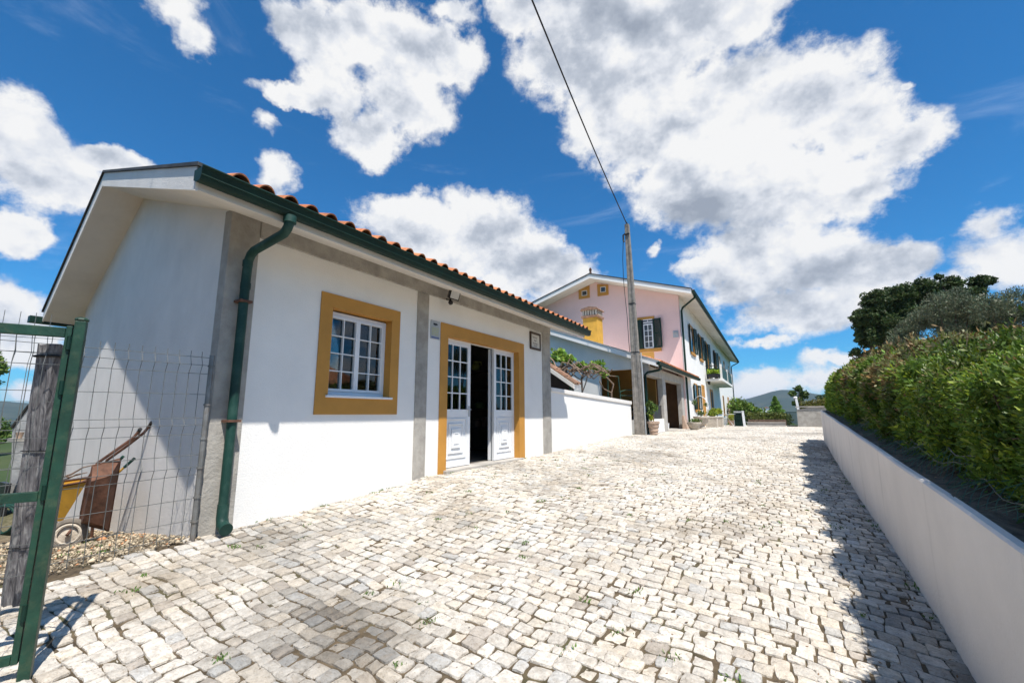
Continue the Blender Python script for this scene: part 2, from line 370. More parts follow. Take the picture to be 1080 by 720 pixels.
# ------------------------------------------------------------------ foliage helpers
def quads_from(P, D, W, Ln, Wd):
    """P centres, D direction, W width dir: lens-like quads"""
    a = P - D * Ln[:, None] * .5; b = P + W * Wd[:, None] * .5; c = P + D * Ln[:, None] * .5; d = P - W * Wd[:, None] * .5
    V = np.stack([a, b, c, d], 1).reshape(-1, 3); F = np.arange(len(P) * 4).reshape(-1, 4); return V, F
def unit(v): return v / (np.linalg.norm(v, axis=1, keepdims=True) + 1e-9)
def leaf_cloud(blobs, n, size, up=.2, asp=.55, shell=.55, hang=0, colr=(.7, 1.3), tint=None, seed=1):
    g = np.random.default_rng(seed)
    blobs = np.array(blobs, float); w = (blobs[:, 3] * blobs[:, 4] * blobs[:, 5]) ** .67; w /= w.sum()
    k = g.choice(len(blobs), n, p=w); B = blobs[k]
    d = unit(g.normal(size=(n, 3))); rr = 1 - shell * g.random(n) ** 1.6
    # lumpy surface
    lump = .86 + .22 * np.sin(d[:, 0] * 5.1 + k) * np.sin(d[:, 1] * 4.3 + 2 * k) + .12 * np.sin(d[:, 2] * 9 + k) + .08 * np.sin(d[:, 0] * 13 + d[:, 1] * 11)
    P = B[:, :3] + d * B[:, 3:6] * (rr * lump)[:, None]
    D = unit(d * .6 + g.normal(size=(n, 3)) * .7 + np.array([0, 0, up])); W = unit(np.cross(D, g.normal(size=(n, 3))))
    Ln = size * g.uniform(.6, 1.4, n); V, F = quads_from(P, D, W, Ln, Ln * asp)
    cl = .75 + .5 * (np.sin(P[:, 0] * 2.3 / max(size * 3, .3) + k) * np.sin(P[:, 1] * 1.9 / max(size * 3, .3)) * .5 + .5)
    c = (g.uniform(*colr, n) * cl)[:, None] * np.ones(3)
    c[:, 0] *= g.uniform(.8, 1.35, n); 
    if tint is not None: c *= tint
    return V, F, c
def limbs(mb, base, tips, r0, g):
    base = Vector(base)
    for t in tips:
        t = Vector(t); mid = base.lerp(t, .5) + Vector((g.uniform(-.1, .1), g.uniform(-.1, .1), .12)) * (t - base).length * .5
        mb.tube([base, base.lerp(mid, .5), mid, mid.lerp(t, .6), t], [r0, r0 * .8, r0 * .55, r0 * .35, r0 * .12], 6)
def tree(name, label, cat, base, blobs, n, size, lm, r0=.2, group=None, **kw):
    t = thing(name, label, cat, base, group)
    V, F, c = leaf_cloud(blobs, n, size, **kw)
    cr = arr_mesh('crown', V, F, lm, t, c)
    # inner darker twigs: small irregular cores keep the crown opaque in the middle
    mb = MB(); g = random.Random(int(n))
    ctr = sum((Vector(b[:3]) for b in blobs), Vector()) / len(blobs)
    fork = Vector(base).lerp(ctr, .45)
    mb.tube([base, Vector(base).lerp(fork, .5) + Vector((.05, .03, 0)), fork], [r0 * 1.3, r0, r0 * .8], 8)
    limbs(mb, fork, [b[:3] for b in blobs], r0 * .6, g)
    mb.build('trunk', BARK, t, smooth=True)
    return t

# ------------------------------------------------------------------ roof tiles
def tile_field(mb, e0, e1, up, length, pitch=.215, course=.37, lift=.012, seed=3, hump=.062):
    """barrel tiles: eave line e0->e1, up-slope unit vector, plane normal derived"""
    g = random.Random(seed); e0 = Vector(e0); e1 = Vector(e1); ex = (e1 - e0); Lx = ex.length; ex.normalize(); up = Vector(up).normalized()
    nrm = ex.cross(up); nrm = nrm if nrm.z > 0 else -nrm
    ncol = int(Lx / pitch); nrow = int(length / course)
    prof = [(0, 0), (.04, .30), (.12, .66), (.24, .93), (.35, 1), (.46, .93), (.58, .66), (.66, .30), (.70, .06), (.85, 0), (1.0, 0)]
    for i in range(ncol):
        for j in range(nrow):
            ox = i * pitch + g.uniform(-.004, .004); s0 = j * course + g.uniform(-.006, .006); s1 = s0 + course + .05
            col = g.choice([(1, 1, 1), (1.1, 1, .95), (.8, .78, .75), (1.15, 1.12, 1.1), (.92, .8, .7)]); k = g.uniform(.85, 1.1); mb.col = tuple(c * k + .001 for c in col)
            top0 = [e0 + ex * (ox + u * pitch) + up * s0 + nrm * (h * hump * 1.05 + lift + .006) for u, h in prof]
            top1 = [e0 + ex * (ox + u * pitch) + up * s1 + nrm * (h * hump * .9) for u, h in prof]
            low0 = [p - nrm * .013 for p in top0]
            n = len(prof)
            mb.add(top0 + top1 + low0, [(k_, k_ + 1, n + k_ + 1, n + k_) for k_ in range(n - 1)] + [(2 * n + k_, 2 * n + k_ + 1, k_ + 1, k_) for k_ in range(n - 1)])
    mb.col = (1, 1, 1)
def wall_holes(mb, axis, pos, th, u0, u1, z0, z1, holes):
    """axis 'x': wall in plane x, spanning y=u; thickness goes from pos to pos+th"""
    us = sorted({u0, u1, *[h[0] for h in holes], *[h[1] for h in holes]}); zs = sorted({z0, z1, *[h[2] for h in holes], *[h[3] for h in holes]})
    for i in range(len(us) - 1):
        for j in range(len(zs) - 1):
            a, b, c, d = us[i], us[i + 1], zs[j], zs[j + 1]
            if any(h[0] <= a and b <= h[1] and h[2] <= c and d <= h[3] for h in holes): continue
            if axis == 'x': mb.box(min(pos, pos + th), max(pos, pos + th), a, b, c, d)
            else: mb.box(a, b, min(pos, pos + th), max(pos, pos + th), c, d)
# ================================================================== SMALL WHITE HOUSE
H = thing('small_house', 'white single-storey house with terracotta roof, ochre window surround and double doors, nearest the viewer', 'house', (-4.5, 2.02, -1.1))
DO = (5.35, 7.60, -.86, 1.27); WO = (3.21, 4.17, .24, 1.30)
mb = MB(); wall_holes(mb, 'x', -4.5, -.2, 2.22, 9.0, -1.5, 2.05, [DO, WO]); mb.build('front_wall', PLASTER, H)
mb = MB()
gp = [(-4.502, 2.02, -1.6), (-4.502, 2.02, 2.03), (-7.95, 2.33, 3.26), (-10.9, 2.6, 2.02), (-10.9, 2.6, -2.6)]
mb.prism(gp, (0, .2, 0)); mb.build('gable_wall', PLASTER_WORN, H)
mb = MB(); mb.prism([(-4.51, 8.8, -1.5), (-4.51, 8.8, 2.03), (-7.95, 8.8, 3.26), (-10.9, 8.8, 2.02), (-10.9, 8.8, -1.5)], (0, .195, 0)); mb.box(-10.9, -10.7, 2.8, 8.8, -2.5, 2.0)
mb.build('rear_wall', PLASTER, H)
for (ya, yb, zt_) in ((2.012, 2.30, 2.04), (4.65, 4.89, 1.835), (8.62, 9.012, 2.02)):
    MB().box(-4.62, -4.484, ya, yb, -1.5, zt_).build('pilaster', CONC, H, bevel=.006)
MB().box(-4.62, -4.470, 2.30, 9.016, 1.84, 2.06).build('beam', CONC, H, bevel=.006)
# roof
zf = lambda x: 3.25 - .3565 * (x + 7.95)
zb = lambda x: 3.25 - .42 * (-7.95 - x)
Fn, Rn, Bn = (-3.75, 1.42), (-7.95, 1.88), (-11.5, 2.2); YE = 9.33; TH = .17
roof = MB().hexa([(Fn[0], Fn[1], zf(Fn[0])), (Fn[0], YE, zf(Fn[0])), (Rn[0], YE, 3.25), (Rn[0], Rn[1], 3.25)],
                 [(Fn[0], Fn[1], zf(Fn[0]) + TH), (Fn[0], YE, zf(Fn[0]) + TH), (Rn[0], YE, 3.25 + TH), (Rn[0], Rn[1], 3.25 + TH)])
roof.hexa([(Rn[0], Rn[1], 3.25), (Rn[0], YE, 3.25), (Bn[0], YE, zb(Bn[0])), (Bn[0], Bn[1], zb(Bn[0]))],
          [(Rn[0], Rn[1], 3.25 + TH), (Rn[0], YE, 3.25 + TH), (Bn[0], YE, zb(Bn[0]) + TH), (Bn[0], Bn[1], zb(Bn[0]) + TH)])
roof = roof.build('roof', SOFFIT, H)
def strip(mb, p, q, n, w0, w1, z0, z1):   # beam between p,q (at slab bottom z) spanning z0..z1, offset along n from w0..w1
    p, q, n = Vector(p), Vector(q), Vector(n).normalized(); up = Vector((0, 0, 1))
    mb.hexa([p + n * w0 + up * z0, p + n * w1 + up * z0, q + n * w1 + up * z0, q + n * w0 + up * z0], [p + n * w0 + up * z1, p + n * w1 + up * z1, q + n * w1 + up * z1, q + n * w0 + up * z1])
pF, pR, pB = (Fn[0], Fn[1], zf(Fn[0])), (Rn[0], Rn[1], 3.25), (Bn[0], Bn[1], zb(Bn[0]))
fb = MB(); strip(fb, pF, pR, (0, -1, 0), .0, .022, -.012, .19); strip(fb, pR, pB, (0, -1, 0), 0, .022, -.012, .19)
fb.build('verge_fascia', PLASTER_WORN, roof)
cb = MB(); strip(cb, (Fn[0] + .06, Fn[1], zf(Fn[0] + .06)), pR, (0, -1, 0), -.22, .045, .192, .222); strip(cb, pR, (Bn[0] - .05, Bn[1], zb(Bn[0] - .05)), (0, -1, 0), -.22, .045, .192, .222)
cb.build('verge_capping', CAP, roof)
tb = MB(); us = Vector((-1, 0, .3565)).normalized()
tile_field(tb, (-3.65, 1.60, zf(-3.65) + TH + .012), (-3.65, 9.36, zf(-3.65) + TH + .012), us, .75, seed=4)
tile_field(tb, (-4.4, 1.86, zf(-4.4) + TH + .005), (-4.4, 9.36, zf(-4.4) + TH + .005), us, 3.65, seed=5)
tb.build('roof_tiles', TILE, roof); tb = MB(); tile_field(tb, (-11.5, 2.45, zb(-11.5) + TH + .005), (-11.5, 9.36, zb(-11.5) + TH + .005), Vector((1, 0, .42)), 3.75, seed=6)
tb.build('rear_tiles', TILE, roof); tb = MB()
for i in range(19): # ridge tiles
    y = 1.93 + i * .39; tb.col = (1, .9, .85) if i % 2 else (.85, .8, .8)
    tb.tube([(-7.95, y, 3.25 + TH + .03), (-7.95, y + .42, 3.25 + TH + .02)], [.085, .075], 10)
tb.build('ridge_tiles', TILE, roof, smooth=False)
# gutters
def gutter(mb, x, z, y0, y1, M=None):
    pr = [(x - .01, y0, z + .125), (x - .01, y0, z + .04), (x + .03, y0, z + .02), (x + .09, y0, z + .02), (x + .112, y0, z + .05), (x + .118, y0, z + .11), (x + .132, y0, z + .125)]
    mb.prism(pr, (0, y1 - y0, 0)); mb.tube([(x + .126, y0 - .002, z + .128), (x + .126, y1 + .002, z + .128)], .011, 8)
    mb.tube([(x + .114, y0 - .002, z + .06), (x + .114, y1 + .002, z + .05)], .006, 6)
mb = MB(); gutter(mb, -3.745, 1.775, 1.385, 9.42); gt = mb.build('gutter', GREEN, H, smooth=True)
mb = MB(); mb.box(-11.66, -11.51, 2.02, 9.4, 1.72, 1.84); mb.tube([(-11.58, 2.62, 1.72), (-11.58, 2.62, 1.60), (-11.45, 2.7, 1.52), (-11.1, 2.75, 1.45), (-11.05, 2.75, -.5)], .045, 10); mb.build('rear_gutter', GREEN, H)
mb = MB(); px = -4.41
mb.tube([(-3.675, 2.13, 1.80), (-3.675, 2.13, 1.735), (-3.70, 2.13, 1.69), (-3.76, 2.135, 1.655), (-4.30, 2.165, 1.615), (-4.37, 2.17, 1.585), (px, 2.17, 1.52), (px, 2.165, 1.3), (px, 2.165, -.82)], .042, 16)
for z in (1.53, 1.30): mb.tube([(px, 2.167, z), (px, 2.167, z - .06)], .046, 16)
mb.tube([(-3.675, 2.13, 1.80), (-3.675, 2.13, 1.735)], .056, 16)
dp = mb.build('downpipe', GREEN_PIPE, H, smooth=True)
MB().tube([(px, 2.165, -.78), (px, 2.165, -.90), (px + .03, 2.16, -.96), (px + .12, 2.15, -.985)], [.047, .048, .052, .055], 16).build('shoe', GREEN_PIPE, dp, smooth=True)
for z in (-.05, 1.1):
    MB().box(px - .075, px + .056, 2.108, 2.222, z, z + .022).build('clamp', RUST, dp)
# window surround (a painted band that lines the reveal too)
def surround(y0, y1, z0, z1, o, parent, name, bottom=True, depth=.13, m=OCHRE):
    mb = MB(); xo = -4.486
    a, b, c, d = o
    mb.box(-4.5 - depth, xo, y0, a, z0, z1); mb.box(-4.5 - depth, xo, b, y1, z0, z1); mb.box(-4.5 - depth, xo, a, b, d, z1)
    if bottom: mb.box(-4.5 - depth, xo, a, b, z0, c)
    return mb.build(name, m, parent, bevel=.004)
# the wall hole is only as large as the inner opening; the band stands proud of the wall
def band(y0, y1, z0, z1, o, parent, name, bottom=True):
    a, b, c, d = o; mb = MB(); xi, xo = -4.498, -4.486
    mb.box(xi, xo, y0, a, z0, z1); mb.box(xi, xo, b, y1, z0, z1); mb.box(xi, xo, a, b, d, z1)
    if bottom: mb.box(xi, xo, a, b, z0, c)
    t = .012                                            # lining of the reveal
    mb.box(-4.64, xo, a, a + t, c, d); mb.box(-4.64, xo, b - t, b, c, d); mb.box(-4.64, xo, a, b, d - t, d)
    return mb.build(name, OCHRE, parent)
Wn = band(3.06, 4.31, .02, 1.45, WO, H, 'window_surround')
MB().box(-4.60, -4.462, 3.19, 4.20, .215, .242).build('sill', WHITE, Wn, bevel=.004)
win = MB(); a_, b_, c_, d_ = WO[0] + .012, WO[1] - .012, WO[2] + .004, WO[3] - .03
fx0, fx1 = -4.66, -4.605
for (p, q, r_, s_) in ((a_, a_ + .045, c_, d_), (b_ - .045, b_, c_, d_), (a_, b_, c_, c_ + .05), (a_, b_, d_ - .045, d_)): win.box(fx0, fx1 - .001 * (q - p > .1), p, q, r_, s_)
W1 = win.build('window', WHITE, H, bevel=.003)
mid = (a_ + b_) / 2
for (s0, s1) in ((a_ + .047, mid), (mid + .001, b_ - .047)):
    sb = MB(); t = .032; z0, z1 = c_ + .052, d_ - .047
    sb.box(fx0 + .01, fx1 + .01, s0, s0 + t, z0, z1); sb.box(fx0 + .01, fx1 + .01, s1 - t, s1, z0, z1); sb.box(fx0 + .01, fx1 + .008, s0 + t, s1 - t, z0, z0 + t); sb.box(fx0 + .01, fx1 + .008, s0 + t, s1 - t, z1 - t, z1)
    sb.box(fx0 + .02, fx1 + .004, (s0 + s1) / 2 - .006, (s0 + s1) / 2 + .006, z0 + t, z1 - t)
    for k in (1, 2, 3): zz = z0 + t + (z1 - z0 - 2 * t) * k / 4; sb.box(fx0 + .021, fx1 + .002, s0 + t, s1 - t, zz - .006, zz + .006)
    sash = sb.build('sash', WHITE, W1)
    MB().box(-4.636, -4.632, s0 + t, s1 - t, z0 + t, z1 - t).build('pane', GLASS, sash)
# doors
band(5.18, 7.80, -1.2, 1.46, DO, H, 'door_surround', bottom=False)
MB().box(-4.72, -4.42, 5.30, 7.66, -1.1, -.825).build('threshold', CONC_LIGHT, H, bevel=.01)
def leaf(y0, y1, ztop=1.25, zbot=-.815, M=None, handle=None, nc=3):
    x0, x1 = -4.655, -4.61; s = .075; zg0, zg1 = .10, ztop - .085
    fr = MB(M)
    fr.box(x0, x1, y0, y0 + s, zbot, ztop); fr.box(x0, x1, y1 - s, y1, zbot, ztop); fr.box(x0, x1 - .001, y0 + s, y1 - s, zg1, ztop); fr.box(x0, x1 - .001, y0 + s, y1 - s, zg0 - .12, zg0); fr.box(x0, x1 - .001, y0 + s, y1 - s, zbot, zbot + .10)
    fr.box(x0 + .01, x1 - .012, y0 + s, y1 - s, zbot + .10, zg0 - .12)
    def mould(a, b, c, d, w=.014, h=0):
        fr.box(x1 - .012, x1 + .006 + h, a, b, c, c + w); fr.box(x1 - .012, x1 + .006 + h, a, b, d - w, d); fr.box(x1 - .012, x1 + .005 + h, a, a + w, c + w, d - w); fr.box(x1 - .012, x1 + .005 + h, b - w, b, c + w, d - w)
    ya, yb, za, zb_ = y0 + s + .03, y1 - s - .03, zbot + .13, zg0 - .15
    mould(ya, yb, za, zb_); ww, hh = yb - ya, zb_ - za
    mould(ya + ww * .16, yb - ww * .16, za + hh * .13, zb_ - hh * .13)
    fr.box(x1 - .012, x1 + .010, ya + ww * .3, yb - ww * .3, za + hh * .26, zb_ - hh * .26); mould(ya + ww * .39, yb - ww * .39, za + hh * .36, zb_ - hh * .36, h=.012)
    for k in range(1, nc): yy = y0 + s + (y1 - y0 - 2 * s) * k / nc; fr.box(x0 + .012, x1 - .006, yy - .009, yy + .009, zg0, zg1)
    for k in (1, 2, 3): zz = zg0 + (zg1 - zg0) * k / 4; fr.box(x0 + .013, x1 - .007, y0 + s, y1 - s, zz - .009, zz + .009)
    D = fr.build('door', WHITE, H)
    MB(M).box(-4.634, -4.630, y0 + s, y1 - s, zg0, zg1).build('pane', GLASS, D)
    hn = MB(M)
    yy = y1 - .035 if handle == 'r' else y0 + .035
    if handle: hn.box(x1, x1 + .008, yy - .015, yy + .015, -.02, .16); hn.tube([(x1, yy, .10), (x1 + .045, yy, .10), (x1 + .045, yy + (-.10 if handle == 'r' else .10), .10)], .008, 8); hn.build('handle', SILVER, D)
    return D
leaf(5.365, 6.125, handle='r'); leaf(6.86, 7.585)
Mo = Matrix.Translation((-4.70, 6.84, 0)) @ Matrix.Rotation(R(-172), 4, 'Z') @ Matrix.Translation((4.64, -6.84, 0))
leaf(6.10, 6.835, M=Mo)
fr = MB(); fr.box(-4.665, -4.60, 5.362, 7.588, 1.25, 1.262); fr.build('door_head', WHITE, H)
# room behind
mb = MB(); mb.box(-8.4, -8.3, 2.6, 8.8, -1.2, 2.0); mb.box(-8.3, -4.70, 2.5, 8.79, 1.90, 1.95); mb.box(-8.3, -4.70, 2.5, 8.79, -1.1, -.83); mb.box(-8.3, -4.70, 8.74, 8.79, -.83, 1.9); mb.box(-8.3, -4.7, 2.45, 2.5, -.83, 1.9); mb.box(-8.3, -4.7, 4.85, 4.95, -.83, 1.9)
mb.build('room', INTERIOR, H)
S = thing('shelf_unit', 'dark open shelving standing inside the house, seen through the open door', 'shelving', (-6.1, 8.45, -.83))
mb = MB()
for x in (-6.75, -5.75): mb.box(x, x + .03, 8.30, 8.66, -.83, 1.05)
mb.box(-6.72, -5.75, 8.64, 8.66, -.83, 1.05); mb.build('side_panel', WOODDARK, S)
for k in range(5): MB().box(-6.72, -5.75, 8.31, 8.64, -.75 + k * .44, -.72 + k * .44).build('shelf', WOODDARK, S)
S = thing('jug', 'pale yellow-green jug on top of the dark shelving inside the door', 'jug', (-6.2, 8.5, 1.041))
MB().lathe((-6.2, 8.45, 1.041), [(.05, 0), (.10, .05), (.11, .12), (.06, .2), (.07, .24)], 16).build('jug_body', mat('jug_glaze', (.35, .38, .08), .4), S, smooth=True)
MB().tube([(-6.10, 8.45, 1.17), (-6.04, 8.45, 1.19), (-6.05, 8.45, 1.25), (-6.13, 8.45, 1.26)], .012, 8).build('jug_handle', MATS['jug_glaze'], S, smooth=True)
for i, (z, cols, lab) in enumerate([(-.28, [(-6.6, .1, .22), (-6.4, .08, .16), (-6.2, .11, .2), (-5.95, .07, .25)], ''), (.16, [(-6.55, .09, .18), (-6.1, .12, .15)], '')]):
    for (x, r_, h) in cols:
        o = MB().lathe((x, 8.48, z), [(r_ * .8, 0), (r_, h * .2), (r_, h * .8), (r_ * .5, h)], 12).build('jar', mat('jar_glaze_%d_%d' % (i, int(h * 100)), (.10 + .3 * h, .08 + .1 * i, .05), .4), None, smooth=True)
        setp(o, 'dim jar on the shelving inside the open door', 'jar', 'jars on the indoor shelving')

# --- things fixed to the house
F_ = thing('floodlight', 'black floodlight with motion sensor under the eave beam, beside the middle pilaster', 'floodlight', (-4.47, 5.27, 1.86))
Ml = Matrix.Translation((-4.33, 5.27, 1.90)) @ Matrix.Rotation(R(18), 4, 'Y') @ Matrix.Rotation(R(-12), 4, 'Z')
mb = MB(Ml); mb.hexa([(-.04, -.07, -.06), (.05, -.10, -.075), (.05, .10, -.075), (-.04, .07, -.06)], [(-.04, -.07, .06), (.05, -.10, .075), (.05, .10, .075), (-.04, .07, .06)])
for k in range(5): mb.box(-.06, -.04, -.06, .06, -.045 + k * .022, -.038 + k * .022)
mb.build('lamp_housing', DARK, F_, bevel=.004)
MB(Ml).box(.050, .054, -.082, .082, -.058, .058).build('lamp_glass', LAMPGLASS, F_)
MB().tube([(-4.47, 5.27, 1.85), (-4.40, 5.27, 1.83), (-4.35, 5.27, 1.85)], .012, 8).build('bracket', DARK, F_)
mb = MB(); mb.ball((-4.36, 5.25, 1.775), .04, 8); mb.tube([(-4.38, 5.26, 1.84), (-4.36, 5.25, 1.79)], .015, 8); mb.build('sensor', DARK, F_, smooth=True)
Sg = thing('alarm_sign', 'small silver security notice plate on the wall between the middle pilaster and the door', 'sign', (-4.49, 5.05, 1.3))
MB().box(-4.497, -4.489, 4.945, 5.155, 1.165, 1.455).build('plate', SILVER, Sg)
mb = MB(); x = -4.488; mb.box(x, x + .001, 5.00, 5.085, 1.385, 1.415); mb.box(x, x + .0012, 5.085, 5.10, 1.393, 1.407); mb.box(x, x + .001, 5.03, 5.045, 1.37, 1.385); mb.build('camera_symbol', DARK, Sg)
mb = MB()
for k in range(5):
    yy = 4.965
    while yy < 5.125: w = random.uniform(.012, .035); mb.box(x, x + .001, yy, min(yy + w, 5.135), 1.335 - k * .026, 1.345 - k * .026); yy += w + .008
mb.build('lettering', SIGNYEL, Sg)
MB().box(x, x + .001, 4.96, 5.14, 1.178, 1.20).build('footer_band', SIGNBLUE, Sg)
Pq = thing('framed_plaque', 'small cream plaque with handwriting in a dark wooden frame beside the right pilaster', 'plaque', (-4.49, 8.30, 1.58))
a, b, c, d = 8.06, 8.53, 1.40, 1.78; mb = MB(); w = .045
for q in ((a, b, c, c + w), (a, b, d - w, d), (a, a + w, c + w, d - w), (b - w, b, c + w, d - w)): mb.box(-4.498, -4.468, *q)
mb.build('frame', WOODDARK, Pq, bevel=.004); MB().box(-4.497, -4.480, a + w, b - w, c + w, d - w).build('tile_panel', PAPER, Pq)
mb = MB()
for (zc, y0, y1) in ((1.665, 8.17, 8.38), (1.60, 8.23, 8.34), (1.535, 8.18, 8.40), (1.485, 8.22, 8.36)):
    pts = []; n = int((y1 - y0) / .006)
    for k in range(n): t = k / n; pts.append((-4.479, y0 + (y1 - y0) * t + .006 * math.sin(k * 1.3), zc + .014 * math.sin(k * .9) * (1 + .8 * (k < 5)) + .004 * math.sin(k * 2.1)))
    mb.tube(pts, .0028, 4)
mb.build('lettering', INK, Pq)

# ================================================================== GARDEN WALL
Gw = thing('garden_wall', 'low white rendered yard wall with pale coping, between the small house and the utility pole', 'wall', (-4.6, 9.02, -.85))
mb = MB(); mb.prism([(-4.503, 9.02, -1.2), (-4.503, 15.25, -1.2), (-4.503, 15.25, .34), (-4.503, 9.02, .53)], (-.18, 0, 0)); mb.build('wall', PLASTER, Gw)
mb = MB(); mb.prism([(-4.470, 9.022, .53), (-4.470, 15.27, .34), (-4.470, 15.27, .455), (-4.470, 9.022, .625)], (-.26, 0, 0)); mb.build('coping', PLASTER_WORN, Gw, bevel=.008)

# ================================================================== UTILITY POLE + CABLES
P_ = thing('utility_pole', 'tall weathered concrete utility pole beside the end of the low white wall', 'pole', (-4.28, 15.46, -.69))
mb = MB(); bx, by = -4.28, 15.46; tx_, ty_ = -4.29, 15.18; zt0, zt1 = -.95, 6.92
def sec(cx, cy, w, d, z, rec): # I-like section with recessed panels
    e = rec
    return [(cx - w, cy - d, z), (cx - w * .45, cy - d, z), (cx - w * .35, cy - d + e, z), (cx + w * .35, cy - d + e, z), (cx + w * .45, cy - d, z), (cx + w, cy - d, z), (cx + w, cy - d * .4, z), (cx + w - e, cy - d * .3, z), (cx + w - e, cy + d * .3, z), (cx + w, cy + d * .4, z), (cx + w, cy + d, z), (cx - w, cy + d, z)]
sections = []
for i in range(9):
    t = i / 8; sections.append(sec(bx + (tx_ - bx) * t, by + (ty_ - by) * t, .175 - .105 * t, .12 - .045 * t, zt0 + (zt1 - zt0) * t, .012 if 0 < i < 8 else .004))
vs = [p for s_ in sections for p in s_]; n = 12
mb.add(vs, [(i * n + k, i * n + (k + 1) % n, (i + 1) * n + (k + 1) % n, (i + 1) * n + k) for i in range(8) for k in range(n)] + [tuple(range(n))[::-1], tuple(range(8 * n, 9 * n))])
mb.build('post', CONC_POLE, P_)
for z in (2.15, 3.9):
    mb = MB(); t = (z + .95) / 7.87; w, d = .178 - .105 * t, .123 - .045 * t; yy = by + (ty_ - by) * t; mb.box(bx - w, bx + w, yy - d, yy + d, z, z + .035); mb.build('strap', DARK, P_)
mb = MB()
mb.tube([(-4.29, 15.18, 6.92), (-4.29, 15.15, 7.0), (-4.28, 15.10, 6.96)], .02, 8); mb.build('cable_hook', DARK, P_); mb = MB(); mb.tube([(-4.36, 15.12, 6.55), (-4.43, 15.10, 6.50), (-4.43, 15.10, 6.30), (-4.40, 15.10, 6.24)], .03, 8); mb.box(-4.38, -4.20, 15.08, 15.12, 6.5, 6.54)
mb.build('cable_clamp', DARK, P_)
w0 = Vector((-4.29, 15.12, 6.95)); w1 = Vector((-3.236, 6.047, 7.503)); dr = (w1 - w0)
pts = [w0 + dr * t + Vector((0, 0, -.10 * math.sin(math.pi * min(1, t / 1.0)) if t < 1 else .10 * (t - 1))) for t in np.linspace(0, 2.6, 40)]
o = MB().tube(pts, .017, 8).build('overhead_cable', CABLE, None, smooth=True); setp(o, 'black twisted cable rising overhead from the top of the concrete pole', 'cable')
pts = [(-4.43, 15.10, 6.35), (-4.50, 15.14, 5.6), (-4.52, 15.18, 4.8), (-4.50, 15.2, 4.2), (-4.47, 15.24, 3.4), (-4.475, 15.28, 2.6), (-4.46, 15.30, 2.2)]
o = MB().tube(pts, .012, 6).build('drop_cable', CABLE, None, smooth=True); setp(o, 'thin black drop cable hanging down the left side of the pole', 'cable')
pts = [(-4.09, 15.36, 2.15), (-4.08, 15.38, 1.2), (-4.085, 15.42, 0), (-4.09, 15.44, -.72)]
o = MB().tube(pts, .022, 8).build('conduit_pipe', SILVER, None, smooth=True); setp(o, 'thin grey conduit running down the right edge of the concrete pole', 'pipe')

# ================================================================== ANNEX WITH PORCH
A = thing('porch_annex', 'low white annex with sloping white verge, deep porch on concrete columns and tiled edge', 'annex', (-4.0, 16.1, -.68))
za = lambda x: 1.86 + .375 * (-3.65 - x)     # roof top
mb = MB(); Y0 = 16.05
mb.prism([(-8.9, Y0, -1.2), (-5.9, Y0, -1.2), (-5.9, Y0, za(-5.9) - .16), (-8.9, Y0, za(-8.9) - .16)], (0, .2, 0))
mb.prism([(-5.9, Y0, 1.66), (-4.02, Y0, 1.66), (-4.02, Y0, za(-4.02) - .16), (-5.9, Y0, za(-5.9) - .16)], (0, .2, 0))
mb.box(-5.9, -4.35, Y0, Y0 + .2, -1.2, -.2)
mb.build('end_wall', PLASTER_WORN, A)
mb = MB(); x0, x1 = -3.65, -9.3; ya, yb = 15.75, 24.7
mb.hexa([(x0, ya, za(x0) - .14), (x0, yb, za(x0) - .14), (-4.02, yb, za(-4.02) - .14), (-4.02, ya, za(-4.02) - .14)], [(x0, ya, za(x0)), (x0, yb, za(x0)), (-4.02, yb, za(-4.02)), (-4.02, ya, za(-4.02))])
mb.hexa([(-4.02, ya, za(-4.02) - .14), (-4.02, 22.6, za(-4.02) - .14), (x1, 22.6, za(x1) - .14), (x1, ya, za(x1) - .14)], [(-4.02, ya, za(-4.02)), (-4.02, 22.6, za(-4.02)), (x1, 22.6, za(x1)), (x1, ya, za(x1))])
ar = mb.build('roof', SOFFIT, A)
mb = MB(); strip(mb, (x0 + .03, ya, za(x0 + .03)), (x1, ya, za(x1)), (0, -1, 0), -.05, .03, -.19, .012); mb.build('verge_fascia', PLASTER, ar)
mb = MB(); strip(mb, (x0 + .05, ya, za(x0 + .05)), (x1, ya, za(x1)), (0, -1, 0), -.25, .05, .014, .05); mb.build('verge_capping', CONC_LIGHT, ar)
mb = MB(); tile_field(mb, (-3.60, 16.05, za(-3.60) + .01), (-3.60, 24.75, za(-3.60) + .01), (-1, 0, .375), .78, seed=9); pass
mb.build('roof_tiles', TILE, ar)
mb = MB(); gutter(mb, -3.66, 1.70, 15.72, 24.72); mb.build('gutter', GREEN, A, smooth=True)
mb = MB(); mb.tube([(-3.60, 16.05, 1.72), (-3.60, 16.05, 1.60), (-3.66, 16.03, 1.56), (-4.05, 15.99, 1.50), (-4.14, 15.98, 1.42), (-4.14, 15.98, -.68)], .045, 10); mb.build('downpipe', GREEN, A, smooth=True)
for (p, q) in ((17.98, 18.5), (21.75, 22.3)):
    MB().box(-4.20, -3.995, p, q, -1.0, 1.40).build('column', CONC_LIGHT, A, bevel=.012)
MB().box(-4.33, -4.0, 15.97, 22.5, 1.40, 1.74).build('beam', CONC_LIGHT, A, bevel=.01)
MB().box(-4.22, -4.02, 16.1, 17.98, -1.1, -.17).build('parapet', PLASTER, A)
mb = MB(); mb.tube([(-4.1, 16.1, .33), (-4.1, 17.98, .33)], .018, 8)
mb.box(-4.115, -4.10, 16.1, 17.98, -.17, .30); mb.build('railing', DARK, A)
